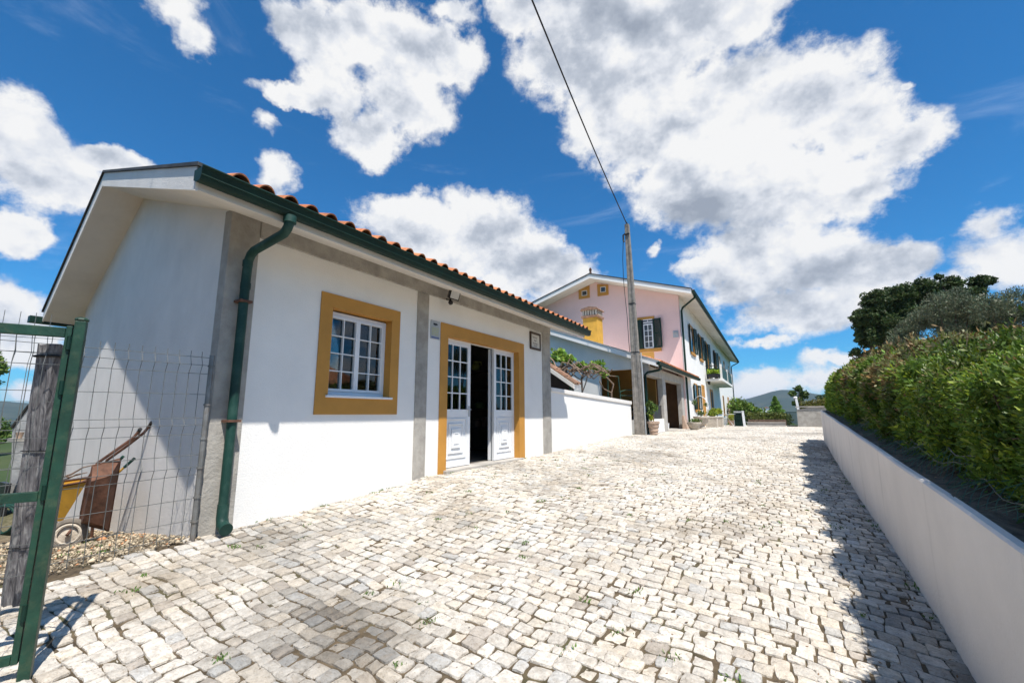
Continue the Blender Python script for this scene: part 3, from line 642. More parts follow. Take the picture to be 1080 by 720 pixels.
mb = MB(); mb.box(-7.0, -6.9, 16.3, 22.5, -1, 3.0); mb.box(-6.9, -4.22, 22.38, 22.45, -1, 1.9); mb.build('porch_wall', mat('brown_interior_plaster', (.16, .085, .04), .9), A)
mb = MB(); mb.box(-6.95, -3.98, 16.25, 22.4, -1.3, -.655); mb.build('porch_floor', CONC_LIGHT, A)
mb = MB(); mb.box(-6.88, -4.42, 18.62, 18.7, -.65, 2.6); mb.build('partition', OCHRE_DEEP, A)
# chimney on the annex
mb = MB(); Cx0, Cx1, Cy0, Cy1 = -7.70, -7.0, 19.0, 19.75
C_ = mb.box(Cx0, Cx1, Cy0, Cy1, 2.6, 4.50).build('chimney', CHIM, A, bevel=.01)
mb = MB(); mb.box(Cx0 - .06, Cx1 + .06, Cy0 - .06, Cy1 + .06, 4.50, 4.60); mb.build('chimney_rim', TILE_OLD, C_); MB().box(Cx0 + .1, Cx1 - .1, Cy0 + .1, Cy1 - .1, 4.595, 4.865).build('flue', DARK, C_); mb = MB()
for i in range(6):
    x = Cx0 + .0 + i * (Cx1 - Cx0 - .08) / 5
    mb.box(x, x + .08, Cy0 - .02, Cy0 + .07, 4.60, 4.86); mb.box(x, x + .08, Cy1 - .07, Cy1 + .02, 4.60, 4.86)
for i in range(4):
    y = Cy0 + .15 + i * .15; mb.box(Cx1 - .07, Cx1 + .02, y, y + .07, 4.60, 4.86); mb.box(Cx0 - .02, Cx0 + .07, y, y + .07, 4.60, 4.86)
mb.build('chimney_pot_ring', STONEPOT, C_)
mb = MB(); mb.prism([(Cx0 - .1, Cy0 - .1, 4.86), (Cx1 + .1, Cy0 - .1, 4.86), (Cx1 + .02, Cy0 - .1, 4.95), (Cx0 + .35, Cy0 - .1, 5.02), (Cx0 - .02, Cy0 - .1, 4.95)], (0, Cy1 - Cy0 + .2, 0)); mb.build('chimney_cap', TILE_OLD, C_)

# ================================================================== PINK HOUSE
A1 = R(1.1); Mh = Matrix.Translation((-4.0, 22.6, 0)) @ Matrix.Rotation(A1, 4, 'Z')
K = thing('pink_house', 'two-storey house with pink gable, white long side, green shutters and a balcony', 'house', (-4.0, 22.6, -.7))
U1 = 32.2
mb = MB(Mh); mb.prism([(0, 0, -1.5), (0, 0, 5.93), (-4.3, 0, 7.30), (-8.6, 0, 5.93), (-8.6, 0, -1.5)], (0, .25, 0)); mb.build('gable_wall', PINK, K)
mb = MB(Mh); mb.box(-.25, .003, .25, U1, -2, 5.92); mb.box(-8.6, -8.35, .25, U1, -2, 5.92); mb.prism([(0, U1 - .2, -1.5), (0, U1 - .2, 5.93), (-4.3, U1 - .2, 7.3), (-8.6, U1 - .2, 5.93), (-8.6, U1 - .2, -1.5)], (0, .2, 0)); mb.build('side_wall', PLASTER, K)
zs = lambda v: 7.31 - .319 * abs(v + 4.3)
mb = MB(Mh); ue = U1 + .75
for (va, vb) in ((.76, -4.3), (-4.3, -9.36)):
    mb.hexa([(va, -.9, zs(va)), (va, ue, zs(va)), (vb, ue, zs(vb)), (vb, -.9, zs(vb))], [(va, -.9, zs(va) + .2), (va, ue, zs(va) + .2), (vb, ue, zs(vb) + .2), (vb, -.9, zs(vb) + .2)])
kr = mb.build('roof', SOFFIT, K)
mb = MB(Mh)
def stripM(p, q, n, w0_, w1_, z0, z1): strip(mb, p, q, n, w0_, w1_, z0, z1)
stripM((.76, -.9, zs(.76)), (-4.3, -.9, zs(-4.3)), (0, -1, 0), 0, .03, -.02, .21); stripM((-4.3, -.9, zs(-4.3)), (-9.36, -.9, zs(.76)), (0, -1, 0), 0, .03, -.02, .21); mb.build('verge_fascia', PLASTER, kr)
mb = MB(Mh); stripM((.78, -.9, zs(.78)), (-4.3, -.9, zs(-4.3)), (0, -1, 0), -.25, .06, .212, .26); stripM((-4.3, -.9, zs(-4.3)), (-9.4, -.9, zs(-9.4)), (0, -1, 0), -.25, .06, .212, .26); mb.build('verge_capping', CAP, kr)
mb = MB(Mh); tile_field(mb, (.82, -.6, zs(.82) + .205), (.82, ue, zs(.82) + .205), (-1, 0, .319), 5.3, pitch=.23, course=.9, seed=12); mb.build('roof_tiles', TILE, kr)
MB(Mh).tube([(-4.3, -.75, 7.5), (-4.3, -.75, 7.72), (-4.3, -.75, 7.80)], [.10, .05, .09], 8).ball(Mh.inverted() @ (Mh @ Vector((-4.3, -.75, 7.86))), .07, 6).build('finial', RUST, kr, smooth=True)
mb = MB(Mh); gutter(mb, .765, zs(.76) + .03, -.92, ue); mb.build('gutter', GREEN, K, smooth=True)
for uu, s_ in ((.18, 1), (U1 - .25, 1)):
    mb = MB(Mh); mb.tube([(.83, uu - .45 * (uu < 1), 5.74), (.80, uu - .45 * (uu < 1), 5.62), (.16, uu, 5.30), (.09, uu, 5.15), (.09, uu, -.75)], .05, 10); mb.build('downpipe', GREEN, K, smooth=True)
MB(Mh).box(-.004, .006, .26, U1, -2, -.35).build('plinth', CONC_LIGHT, K)
# gable windows
def gframe(v0, v1, z0, z1l, z1r, oz0, oz1, ov0, ov1, name='window'):
    mb = MB(Mh); y0, y1 = -.035, .0
    mb.prism([(v0, y0, z0), (ov0, y0, z0), (ov0, y0, z1l + (z1r - z1l) * (ov0 - v0) / (v1 - v0)), (v0, y0, z1l)], (0, .035, 0))
    mb.prism([(ov1, y0, z0), (v1, y0, z0), (v1, y0, z1r), (ov1, y0, z1l + (z1r - z1l) * (ov1 - v0) / (v1 - v0))], (0, .035, 0))
    mb.box(ov0, ov1, y0, y1, z0, oz0)
    mb.prism([(ov0, y0, oz1), (ov1, y0, oz1), (ov1, y0, z1l + (z1r - z1l) * (ov1 - v0) / (v1 - v0)), (ov0, y0, z1l + (z1r - z1l) * (ov0 - v0) / (v1 - v0))], (0, .035, 0))
    w = mb.build(name, OCHRE, K)
    s = MB(Mh); t = .035
    for q in ((ov0, ov1, oz0, oz0 + t), (ov0, ov1, oz1 - t, oz1), (ov0, ov0 + t, oz0 + t, oz1 - t), (ov1 - t, ov1, oz0 + t, oz1 - t)): s.box(q[0], q[1], -.022, -.004, q[2], q[3])
    s.build('sash', WHITE, w); MB(Mh).box(ov0 + t, ov1 - t, -.012, -.003, oz0 + t, oz1 - t).build('pane', DGLASS, w)
    return w
gframe(-5.31, -4.65, 6.46, 7.02, 7.16, 6.62, 6.92, -5.13, -4.80); gframe(-4.20, -3.57, 6.47, 7.16, 7.04, 6.66, 6.98, -4.03, -3.72)
def shutter(mb, c, w, z0, z1, ang):
    """louvred leaf hinged at c (local), turning by ang"""
    Ms = Matrix.Translation(c) @ Matrix.Rotation(ang, 4, 'Z'); t = .04
    def B(a, b, y0, y1, q, r_):
        vs = [Ms @ Vector((x, y, z)) for x in (a, b) for y in (y0, y1) for z in (q, r_)]
        mb.add(vs, [(0, 1, 3, 2), (4, 6, 7, 5), (0, 4, 5, 1), (2, 3, 7, 6), (0, 2, 6, 4), (1, 5, 7, 3)])
    B(0, .06, -t, 0, z0, z1); B(w - .06, w, -t, 0, z0, z1); B(.06, w - .06, -t, 0, z0, z0 + .08); B(.06, w - .06, -t, 0, z1 - .08, z1); B(.06, w - .06, -t, 0, (z0 + z1) / 2 - .04, (z0 + z1) / 2 + .04)
    k = z0 + .10
    while k < z1 - .1:
        B(.06, w - .06, -t * .9, -t * .2, k, k + .035); k += .055
# large gable window
mb = MB(Mh); mb.box(-2.5, -2.28, -.035, 0, 3.18, 5.02); mb.box(-2.28, -1.22, -.035, 0, 4.86, 5.0); mb.box(-2.3, -.95, -.10, 0, 3.16, 3.32); gw = mb.build('window', OCHRE, K)
MB(Mh).box(-2.28, -1.28, -.012, -.003, 3.32, 4.86).build('pane', DGLASS, gw)
mb = MB(Mh)
for q in ((-1.80, -1.75, 3.34, 4.62), (-1.38, -1.33, 3.34, 4.62), (-1.75, -1.38, 3.34, 3.40), (-1.75, -1.38, 4.56, 4.62), (-1.585, -1.555, 3.4, 4.56), (-1.80, -1.33, 4.68, 4.73), (-1.80, -1.33, 4.82, 4.86), (-1.58, -1.56, 4.73, 4.82)): mb.box(q[0], q[1], -.035, -.012, q[2], q[3])
for k in (1, 2, 3): z = 3.4 + 1.16 * k / 4; mb.box(-1.75, -1.38, -.034, -.013, z - .012, z + .012)
mb.build('sash', WHITE, gw)
mb = MB(Mh); shutter(mb, (-1.28, -.04, 0), .42, 3.34, 4.84, R(-14)); mb.build('shutter', SHUTTER, gw)
mb = MB(Mh); shutter(mb, (-2.27, -.02, 0), .46, 3.34, 4.84, R(-22)); mb.build('shutter', SHUTTER, gw)
# house number plate
o = MB(Mh).box(-.36, -.10, -.03, -.005, 3.78, 4.12).build('wall_plate', SILVER, None, bevel=.01); setp(o, 'small grey plate on the pink gable near its right corner', 'plate')
mb = MB(Mh); mb.box(-.30, -.16, -.10, -.03, 3.99, 4.05); mb.build('lamp_hood', SILVER, o)
# long side openings
def side_window(u, z0, z1, w=1.0, leafw=.5, door=False, ang=9, lintel=True, sash=False):
    mb = MB(Mh); f = .07
    mb.box(0, .03, u - w / 2 - f, u - w / 2, z0, z1 + f); mb.box(0, .03, u + w / 2, u + w / 2 + f, z0, z1 + f); mb.box(0, .03, u - w / 2, u + w / 2, z1, z1 + f)
    if not door: mb.box(0, .09, u - w / 2 - .2, u + w / 2 + .2, z0 - .13, z0)
    wn = mb.build('door_frame' if door else 'window', OCHRE, K)
    MB(Mh).box(.001, .010, u - w / 2, u + w / 2, z0, z1).build('pane', DGLASS, wn)
    if leafw:
        for sgn in (-1, 1):
            mb = MB(Mh); hinge = (.035, u + sgn * (w / 2 + .02), 0)
            base = R(-90) if sgn < 0 else R(90)
            shutter(mb, hinge, leafw, z0, z1, base + R(ang) * (1 if sgn < 0 else -1)); mb.build('shutter', SHUTTER, wn)
    return wn
side_window(3.6, 3.4, 4.92, 1.1, .55); side_window(7.0, 3.4, 4.92, .95, .48)
side_window(10.2, 2.28, 4.90, 1.1, .55, door=True); side_window(15.3, 2.28, 4.90, 1.1, .55, door=True, ang=14)
side_window(19.4, 3.4, 4.92, .9, 0); side_window(23.6, 3.4, 4.92, .9, 0); side_window(28.8, 3.4, 4.92, .9, 0)
side_window(3.7, .25, 1.62, 1.1, .55); 
def panel_door(u, w, zt_, m, z0=-.9):
    mb = MB(Mh); f = .16; mb.box(0, .035, u - w / 2 - f, u - w / 2, z0, zt_ + f); mb.box(0, .035, u + w / 2, u + w / 2 + f, z0, zt_ + f); mb.box(0, .035, u - w / 2, u + w / 2, zt_, zt_ + f); d = mb.build('door_frame', OCHRE, K)
    MB(Mh).box(.001, .02, u - w / 2, u + w / 2, z0, zt_).build('door', m, d)
panel_door(6.8, .9, 1.62, OCHRE); panel_door(11.2, 1.3, 1.55, WOODDARK)
side_window(19.9, .0, 1.5, 1.0, 0); panel_door(25.0, 1.2, 1.45, TERRA); side_window(29.6, .2, 1.4, .9, 0)
# balcony
B_ = MB(Mh).box(.004, 1.02, 8.5, 17.1, 2.12, 2.27).build('balcony', PLASTER, K, bevel=.01)
mb = MB(Mh); mb.box(.975, .99, 8.75, 17.0, 2.34, 3.02); mb.build('railing', GREEN_OLD, B_)
mb = MB(Mh); mb.box(.10, .90, 8.56, 8.575, 2.34, 2.95); mb.build('railing', GREEN, B_)
for (v, u) in ((.96, 8.56), (.97, 12.8), (.96, 17.02)): MB(Mh).box(v - .06, v + .06, u - .06, u + .06, 2.27, 3.2).build('post', PLASTER, B_)
mb = MB(Mh); mb.tube([(.95, 8.56, 3.12), (.95, 17.0, 3.12)], .03, 8); mb.tube([(.05, 8.56, 3.12), (.95, 8.56, 3.12)], .025, 8); mb.build('handrail', DARK, B_)
def mh(v, u, z): return Mh @ Vector((v, u, z))
Pb = thing('flower_box', 'dark window box of yellow-green plants hanging on the near end of the balcony', 'planter', tuple(mh(.5, 8.42, 2.36)))
MB(Mh).box(.12, .86, 8.30, 8.53, 2.36, 2.58).build('box', DARK, Pb)
c = mh(.5, 8.42, 2.7); V, F, cc = leaf_cloud([(c.x - .22, c.y, c.z, .2, .14, .22), (c.x, c.y, c.z + .02, .2, .14, .22), (c.x + .24, c.y, c.z - .02, .2, .14, .2)], 500, .09, seed=30, tint=(1.5, 1.35, 1)); arr_mesh('plants', V, F, VINELEAF, Pb, cc)
Ln = thing('wall_lantern', 'small dark lantern under the near corner of the balcony', 'lantern', tuple(mh(.12, 8.6, 1.9)))
c = mh(.18, 8.7, 1.9); MB().lathe(c, [(.03, 0), (.07, .06), (.09, .2), (.1, .22), (.02, .3)], 8).build('lantern_body', DARK, Ln); MB().tube([c + Vector((0, 0, .3)), c + Vector((0, 0, .25))], .01, 6).build('hook', DARK, Ln)
mb = MB(Mh); mb.tube([(.03, 26.5, 1.45), (.6, 26.5, 1.5), (.9, 26.5, 1.45)], .02, 6); mb.tube([(.03, 26.5, 1.75), (.5, 26.5, 1.52)], .015, 6); mb.lathe((.85, 26.5, 1.12), [(.1, 0), (.14, .2), (.05, .3)], 8)
o = mb.build('wall_bracket_lamp', DARK, None); setp(o, 'dark lamp on a scrolled bracket at the far end of the long white wall', 'lamp')
# ================================================================== PEOPLE IN THE PORCH
def skin_mesh(name, verts, edges, radii, m, parent, sub=2, root=0):
    me = bpy.data.meshes.new(name); o0 = ORG[parent]
    me.from_pydata([tuple(Vector(v) - o0) for v in verts], edges, []); me.materials.append(m)
    o = bpy.data.objects.new(name, me); COL.objects.link(o); o.parent = parent; ORG[o] = o0.copy()
    o.modifiers.new('Skin', 'SKIN')
    for i, r_ in enumerate(radii):
        rr = r_ if isinstance(r_, tuple) else (r_, r_); me.skin_vertices[0].data[i].radius = rr; me.skin_vertices[0].data[i].use_root = (i == root)
    s = o.modifiers.new('Sub', 'SUBSURF'); s.levels = sub; s.render_levels = sub
    me.polygons.foreach_set('use_smooth', [True] * len(me.polygons)); o.modifiers['Skin'].use_smooth_shade = True
    return o
def seated(name, label, c, yaw, shirt, pants, hair, lean=.08):
    """person on a stool: c = floor point under the hips"""
    t = thing(name, label, 'person', c)
    Mt = Matrix.Translation(c) @ Matrix.Rotation(yaw, 4, 'Z')
    P = lambda x, y, z: Mt @ Vector((x, y, z))
    # body faces +x locally; one continuous surface
    v = [P(0, 0, .52), P(.02, 0, .68), P(.04, 0, .84), P(.05 + lean, 0, 1.0), P(.05 + lean, 0, 1.10), P(.07 + lean, 0, 1.20), P(.08 + lean, 0, 1.29),
         P(.04 + lean, .18, 1.0), P(.10 + lean, .23, .78), P(.34, .16, .74), P(.43, .13, .74),
         P(.04 + lean, -.18, 1.0), P(.10 + lean, -.23, .78), P(.34, -.16, .74), P(.43, -.13, .74),
         P(.06, .10, .52), P(.44, .13, .52), P(.44, .13, .10), P(.56, .13, .05), P(.06, -.10, .52), P(.44, -.13, .52), P(.44, -.13, .10), P(.56, -.13, .05)]
    e = [(0, 1), (1, 2), (2, 3), (3, 4), (4, 5), (5, 6), (3, 7), (7, 8), (8, 9), (9, 10), (3, 11), (11, 12), (12, 13), (13, 14), (0, 15), (15, 16), (16, 17), (17, 18), (0, 19), (19, 20), (20, 21), (21, 22)]
    rad = [(.15, .13), (.15, .11), (.17, .12), (.15, .10), .055, (.09, .08), (.085, .075), .065, .048, .038, .035, .065, .048, .038, .035, .09, .07, .05, .04, .09, .07, .05, .04]
    body = skin_mesh('body', v, e, rad, SKIN, t)
    # shirt, trousers, hair as clothing over the body
    sv = [P(0, 0, .55), P(.02, 0, .68), P(.04, 0, .84), P(.05 + lean, 0, 1.0), P(.05 + lean, 0, 1.06), P(.04 + lean, .18, 1.0), P(.10 + lean, .23, .78), P(.22, .2, .76), P(.04 + lean, -.18, 1.0), P(.10 + lean, -.23, .78), P(.22, -.2, .76)]
    skin_mesh('shirt', sv, [(0, 1), (1, 2), (2, 3), (3, 4), (3, 5), (5, 6), (6, 7), (3, 8), (8, 9), (9, 10)], [(.17, .15), (.17, .13), (.19, .14), (.17, .12), .075, .082, .064, .055, .082, .064, .055], shirt, t)
    skin_mesh('trousers', [P(0, 0, .52), P(.06, .10, .52), P(.45, .13, .52), P(.44, .13, .14), P(.06, -.10, .52), P(.45, -.13, .52), P(.44, -.13, .14)], [(0, 1), (1, 2), (2, 3), (0, 4), (4, 5), (5, 6)], [(.165, .145), .105, .085, .065, .105, .085, .065], pants, t)
    h = MB(); hc = P(.055 + lean, 0, 1.275); h.ball(hc, .105, 10, (1, .92, 1.0)); ho = h.build('hair', hair, t, smooth=True)
    return t
def stool(label, c):
    t = thing('stool', label, 'stool', c); c = Vector(c)
    MB().lathe(c + Vector((0, 0, .40)), [(.17, 0), (.18, .02), (.17, .04)], 16).build('seat', WOODDARK, t)
    for q in range(4):
        w = math.pi / 4 + q * math.pi / 2; d = Vector((math.cos(w), math.sin(w), 0)); MB().tube([c + d * .2, c + d * .12 + Vector((0, 0, .4))], .015, 6).build('leg', WOODDARK, t)
fz = -.655
seated('person', 'person in a white shirt sitting in the porch beside the green downpipe', (-4.82, 17.28, fz + .0), R(70), SHIRT, DENIM, HAIR)
stool('stool under the person in the white shirt', (-4.82, 17.28, fz))
seated('person', 'person in dark clothes sitting in the porch, facing the one in white', (-5.0, 18.15, fz), R(-95), BLACKCLOTH, BLACKCLOTH, HAIR)
stool('stool under the person in dark clothes', (-5.0, 18.15, fz))
T_ = thing('porch_table', 'small table between the two seated people in the porch', 'table', (-4.75, 17.75, fz))
MB().box(-5.1, -4.4, 17.5, 18.0, fz + .70, fz + .73).build('tabletop', WOODDARK, T_)
for (x, y) in ((-5.05, 17.55), (-4.45, 17.55), (-5.05, 17.95), (-4.45, 17.95)): MB().box(x - .02, x + .02, y - .02, y + .02, fz, fz + .70).build('leg', WOODDARK, T_)

# ================================================================== POTS, PLANTERS BY THE HOUSE
def potted(name, label, cat, x, y, prof, m, blobs, n, size, lm, square=None, group=None, z=None, **kw):
    z = g1(x, y) if z is None else z; t = thing(name, label, cat, (x, y, z), group)
    if square:
        s_, h = square; mb = MB(); mb.hexa([(x - s_, y - s_, z), (x + s_, y - s_, z), (x + s_, y + s_, z), (x - s_, y + s_, z)], [(x - s_ * 1.1, y - s_ * 1.1, z + h), (x + s_ * 1.1, y - s_ * 1.1, z + h), (x + s_ * 1.1, y + s_ * 1.1, z + h), (x - s_ * 1.1, y + s_ * 1.1, z + h)])
        mb.box(x - s_ * 1.18, x + s_ * 1.18, y - s_ * 1.18, y + s_ * 1.18, z + h - .002, z + h + .06); mb.build('pot', m, t, bevel=.012)
    else: MB().lathe((x, y, z), prof, 18).build('pot', m, t, smooth=True)
    if blobs:
        V, F, c = leaf_cloud([(x + b[0], y + b[1], z + b[2], b[3], b[4], b[5]) for b in blobs], n, size, **kw); setp(arr_mesh('plant', V, F, lm, t, c), kind='stuff')
        MB().tube([(x, y, z + .2), (x + .02, y, z + blobs[0][2])], .02, 6).build('stem', BARK, t)
    return t
potted('planter', 'ringed terracotta pot of dark climbing plant beside the green downpipe of the porch', 'planter', -3.86, 15.62, [(.11, 0), (.14, .04), (.13, .10), (.16, .13), (.15, .22), (.18, .26), (.175, .35), (.21, .39), (.21, .46), (.17, .46)], TERRA, [(-.08, 0, .72, .13, .12, .2), (-.10, .1, 1.0, .17, .16, .2), (.05, .1, .92, .13, .12, .14)], 700, .07, LEAF, seed=41)
V, F, c = leaf_cloud([(-3.90, 15.50, -.12, .08, .08, .12)], 160, .05, seed=42, tint=(1.8, 1.3, .6)); arr_mesh('yellow_flowers', V, F, VINELEAF, [o for o in bpy.data.objects if o.name == 'planter'][0], c)
potted('planter', 'low oval stone trough at the foot of the last porch column', 'planter', -3.35, 20.6, [(.12, 0), (.20, .04), (.26, .20), (.31, .26), (.31, .32), (.25, .32)], STONEPOT, [(.05, 0, .38, .28, .2, .1)], 300, .06, LEAF, seed=43)
potted('planter', 'round stone urn with a thin hoop trellis beside the ground-floor window', 'planter', -3.30, 22.3, [(.14, 0), (.20, .03), (.12, .12), (.28, .30), (.32, .46), (.36, .50), (.36, .56), (.28, .56)], STONEPOT, [(0, 0, .7, .2, .2, .14), (.25, .1, 1.1, .14, .1, .1), (-.25, -.1, 1.2, .12, .1, .14)], 400, .07, LEAF, seed=44)
tr = [o for o in bpy.data.objects if o.name.startswith('planter')][-1]
pts = [(-3.3 + .42 * math.sin(w) * .8, 22.3 - .42 * math.sin(w) * .3, g1(-3.3, 22.3) + 1.0 - .50 * math.cos(w)) for w in np.linspace(0, 2 * math.pi, 28)]
mb = MB(); mb.tube(pts, .013, 6); mb.tube([(p[0] + .04, p[1], p[2]) for p in pts[2:12]], .01, 6); mb.build('hoop_trellis', WHITE, tr)
o = MB().hexa([(-3.985, 21.3, -.8), (-3.72, 21.3, -.8), (-3.72, 21.7, -.8), (-3.985, 21.7, -.8)], [(-3.985, 21.35, -.05), (-3.9, 21.35, -.05), (-3.9, 21.65, -.05), (-3.985, 21.65, -.05)]).build('stone_buttress', TERRA, None, bevel=.03); setp(o, 'cream wedge-shaped stone leaning at the foot of the last porch column', 'stone')
for (x, y, lab, sd) in ((-3.15, 24.6, 'square stone planter of yellow-green shrub under the balcony, nearer of the pair', 45), (-3.05, 26.1, 'square stone planter of taller yellow-green shrub under the balcony, farther of the pair', 46)):
    potted('planter', lab, 'planter', x, y, None, STONEPOT, [(0, 0, .70 + .1 * (sd == 46), .27, .26, .18), (.1, .1, .82, .16, .16, .16)], 900, .09, VINELEAF, square=(.25, .48), group='square stone planters', seed=sd, tint=(1.25, 1.0, .8))
for (x, y, lab, sd) in ((-2.75, 30.5, 'low potted plant with pink flowers beyond the bistro table', 47), (-3.0, 33.5, 'small potted bush near the far corner of the long white wall', 48)):
    potted('flower_pot', lab, 'plant pot', x, y, [(.16, 0), (.24, .3), (.26, .32), (.2, .32)], TERRA, [(0, 0, .5, .3, .3, .24)], 350, .09, VINELEAF, group='pots along the long wall', seed=sd, tint=(1.4, 1.0, .8))
T_ = thing('bistro_table', 'small pale metal bistro table beyond the square stone planters', 'table', (-2.75, 28.0, g1(-2.75, 28)))
zt_ = g1(-2.75, 28); MB().lathe((-2.75, 28.0, zt_ + .66), [(.42, 0), (.43, .012), (.42, .025)], 20).build('tabletop', SILVER, T_)
for q in range(3): w = q * 2.1; MB().tube([(-2.75 + .3 * math.cos(w), 28 + .3 * math.sin(w), zt_), (-2.75 - .1 * math.cos(w), 28 - .1 * math.sin(w), zt_ + .66)], .015, 6).build('leg', WHITE, T_)
C__ = thing('garden_chair', 'pale metal chair beside the bistro table', 'chair', (-2.3, 28.9, g1(-2.3, 28.9)))
cz = g1(-2.3, 28.9); MB().box(-2.5, -2.1, 28.7, 29.1, cz + .44, cz + .46).build('seat', SILVER, C__); MB().box(-2.5, -2.1, 29.08, 29.11, cz + .5, cz + .85).build('backrest', SILVER, C__)
for (x, y) in ((-2.48, 28.72), (-2.12, 28.72), (-2.48, 29.09), (-2.12, 29.09)): MB().tube([(x, y, cz), (x, y, cz + .46)], .013, 6).build('leg', SILVER, C__)
for (x, y, r_, lab) in ((-4.75, 20.6, .17, 'white bucket on the dark porch floor'), (-4.6, 20.95, .13, 'small white tub beside the bucket on the porch floor')):
    B2 = thing('bucket', lab, 'bucket', (x, y, fz)); MB().lathe((x, y, fz), [(r_ * .8, 0), (r_, r_ * 1.9), (r_ * 1.05, r_ * 2), (r_ * .9, r_ * 2)], 16).build('bucket_body', WHITE, B2, smooth=True)
    MB().tube([(x - r_, y, fz + r_ * 1.9), (x, y, fz + r_ * 2.6), (x + r_, y, fz + r_ * 1.9)], .006, 6).build('handle', DARK, B2)

# ================================================================== SHED, VINE, YARD FRAME
Sh = thing('yard_shed', 'small dark lean-to with tiled roof just behind the low white wall', 'shed', (-5.6, 11.0, -.9))
zr_ = lambda x: .84 + .69 * (-4.78 - x)
mb = MB(); mb.hexa([(-4.74, 10.9, zr_(-4.74) - .12), (-4.74, 11.3, zr_(-4.74) - .12), (-6.9, 11.3, zr_(-6.9) - .12), (-6.9, 10.9, zr_(-6.9) - .12)], [(-4.74, 10.9, zr_(-4.74)), (-4.74, 11.3, zr_(-4.74)), (-6.9, 11.3, zr_(-6.9)), (-6.9, 10.9, zr_(-6.9))]); sr = mb.build('roof', SOFFIT, Sh)
mb = MB(); tile_field(mb, (-4.70, 10.93, zr_(-4.70) + .01), (-4.70, 11.37, zr_(-4.70) + .01), (-1, 0, .69), 2.5, seed=21); mb.build('roof_tiles', TILE_OLD, sr)
mb = MB(); mb.box(-6.9, -4.9, 11.2, 11.28, -1, .80); mb.box(-6.95, -6.85, 10.95, 11.2, -1, 2.1); mb.prism([(-6.9, 11.2, .8), (-4.9, 11.2, .8), (-6.9, 11.2, 2.1)], (0, .08, 0)); mb.build('wall', WOODDARK, Sh)
MB().box(-4.90, -4.84, 10.96, 11.02, -1, .80).build('post', GREEN_OLD, Sh)
Vn = thing('grapevine', 'gnarled grapevine with bright green leaf clumps trained over the yard behind the white wall', 'vine', (-5.2, 12.6, -.9))
g = random.Random(5); mb = MB()
mb.tube([(-5.20, 12.6, -.9), (-5.17, 12.6, .4), (-5.20, 12.6, .7), (-5.22, 12.62, 1.1), (-5.15, 12.6, 1.25)], [.035, .03, .028, .03, .025], 7)
mb.tube([(-5.19, 12.6, .7), (-5.08, 12.6, .95), (-5.02, 12.6, 1.15)], .018, 6)
mb.tube([(-4.882, 14.273, -0.091), (-4.806, 14.159, 0.717), (-4.727, 14.153, 0.996), (-4.827, 13.814, 1.198), (-4.916, 13.371, 1.355)], [.03, .028, .026, .024, .022], 7)
mb.tube([(-4.806, 14.159, 0.717), (-4.975, 13.913, 0.837), (-5.05, 13.701, 1.077)], .018, 6)
for k in range(13):
    y = 12.4 + g.uniform(-.3, .4); z0 = 1.25 + g.uniform(-.1, .15); xa = g.uniform(-6.3, -5.4); n_ = 9; pts = []; ph = g.random() * 6
    for q in range(n_): t = q / (n_ - 1); pts.append((xa + (1.4) * t, y + .08 * math.sin(ph + q * 1.3), z0 + .10 * math.sin(ph + q * 1.7) + (1 - t) * .35 * g.random() - .05 * t))
    mb.tube(pts, [.022 * (1 - .6 * i / n_) + .004 for i in range(n_)], 6)
mb.build('trunk', VINEBARK, Vn, smooth=True)
V, F, c = leaf_cloud([(-5.95, 12.5, 1.85, .34, .3, .30), (-5.6, 12.5, 1.72, .28, .25, .2), (-6.3, 12.5, 1.6, .25, .25, .2), (-5.15, 12.5, 1.52, .16, .15, .14), (-4.90, 13.2, 1.52, .30, .28, .26), (-4.78, 13.3, 1.33, .20, .2, .18), (-5.0, 12.5, 1.42, .2, .2, .1)], 850, .12, asp=.8, seed=50, shell=.9); arr_mesh('leaves', V, F, VINELEAF, Vn, c)
Gf = thing('yard_gate_frame', 'green tubular gate frame standing in front of the dark annex opening', 'gate', (-5.073, 15.293, -0.428))
mb = MB(); mb.tube([(-5.164, 14.884, 1.357), (-4.853, 15.082, 1.321), (-4.851, 15.2, 0.727), (-4.901, 15.398, -0.429)], .025, 8); mb.tube([(-5.164, 14.884, 1.357), (-5.301, 15.153, -0.426)], .025, 8); mb.tube([(-4.845, 15.191, 0.793), (-4.728, 15.486, 0.869), (-4.438, 15.9, 0.878)], .02, 8); mb.tube([(-4.857, 15.21, 0.661), (-4.457, 15.928, 0.675)], .018, 8)
mb.build('frame', GREEN_OLD, Gf, smooth=True)

# ================================================================== RIGHT: RETAINING WALL, BED, HEDGE
wx = lambda y: .66 + .0178 * y
wt = lambda y: -.47 + .044 * (y - 3.2)
Rw = thing('retaining_wall', 'long stained white rendered retaining wall along the right edge of the cobbles', 'wall', (.7, 3, -1.5))
ys = np.arange(-2.5, 15.91, .4); vs = []; fs = []
for y in ys:
    d = .004 * math.sin(y * 2.3); x = wx(y) + d; z = wt(y)
    vs += [(x, y, -2.4), (x, y, z - .012), (x + .012, y, z), (x + .04, y, z + .004), (x + .045, y, z - .3)]
n = len(ys)
for i in range(n - 1):
    for k in range(4): fs.append((i * 5 + k, (i + 1) * 5 + k, (i + 1) * 5 + k + 1, i * 5 + k + 1))
fs.append(((n - 1) * 5, (n - 1) * 5 + 1, (n - 1) * 5 + 2, (n - 1) * 5 + 3, (n - 1) * 5 + 4))
mb = MB().add(vs, fs); mb.box(wx(15.9) + .05, 9.0, 15.72, 15.9, -2, wt(15.9)); mb.build('wall', mat('stained_white_render', (.75, .70, .65), .88, .05, 1.0, .35, 50, stain=.75, stain_col=(.40, .375, .33), stain_scale=2.3, streak=True, stain_lo=.55), Rw, smooth=False)
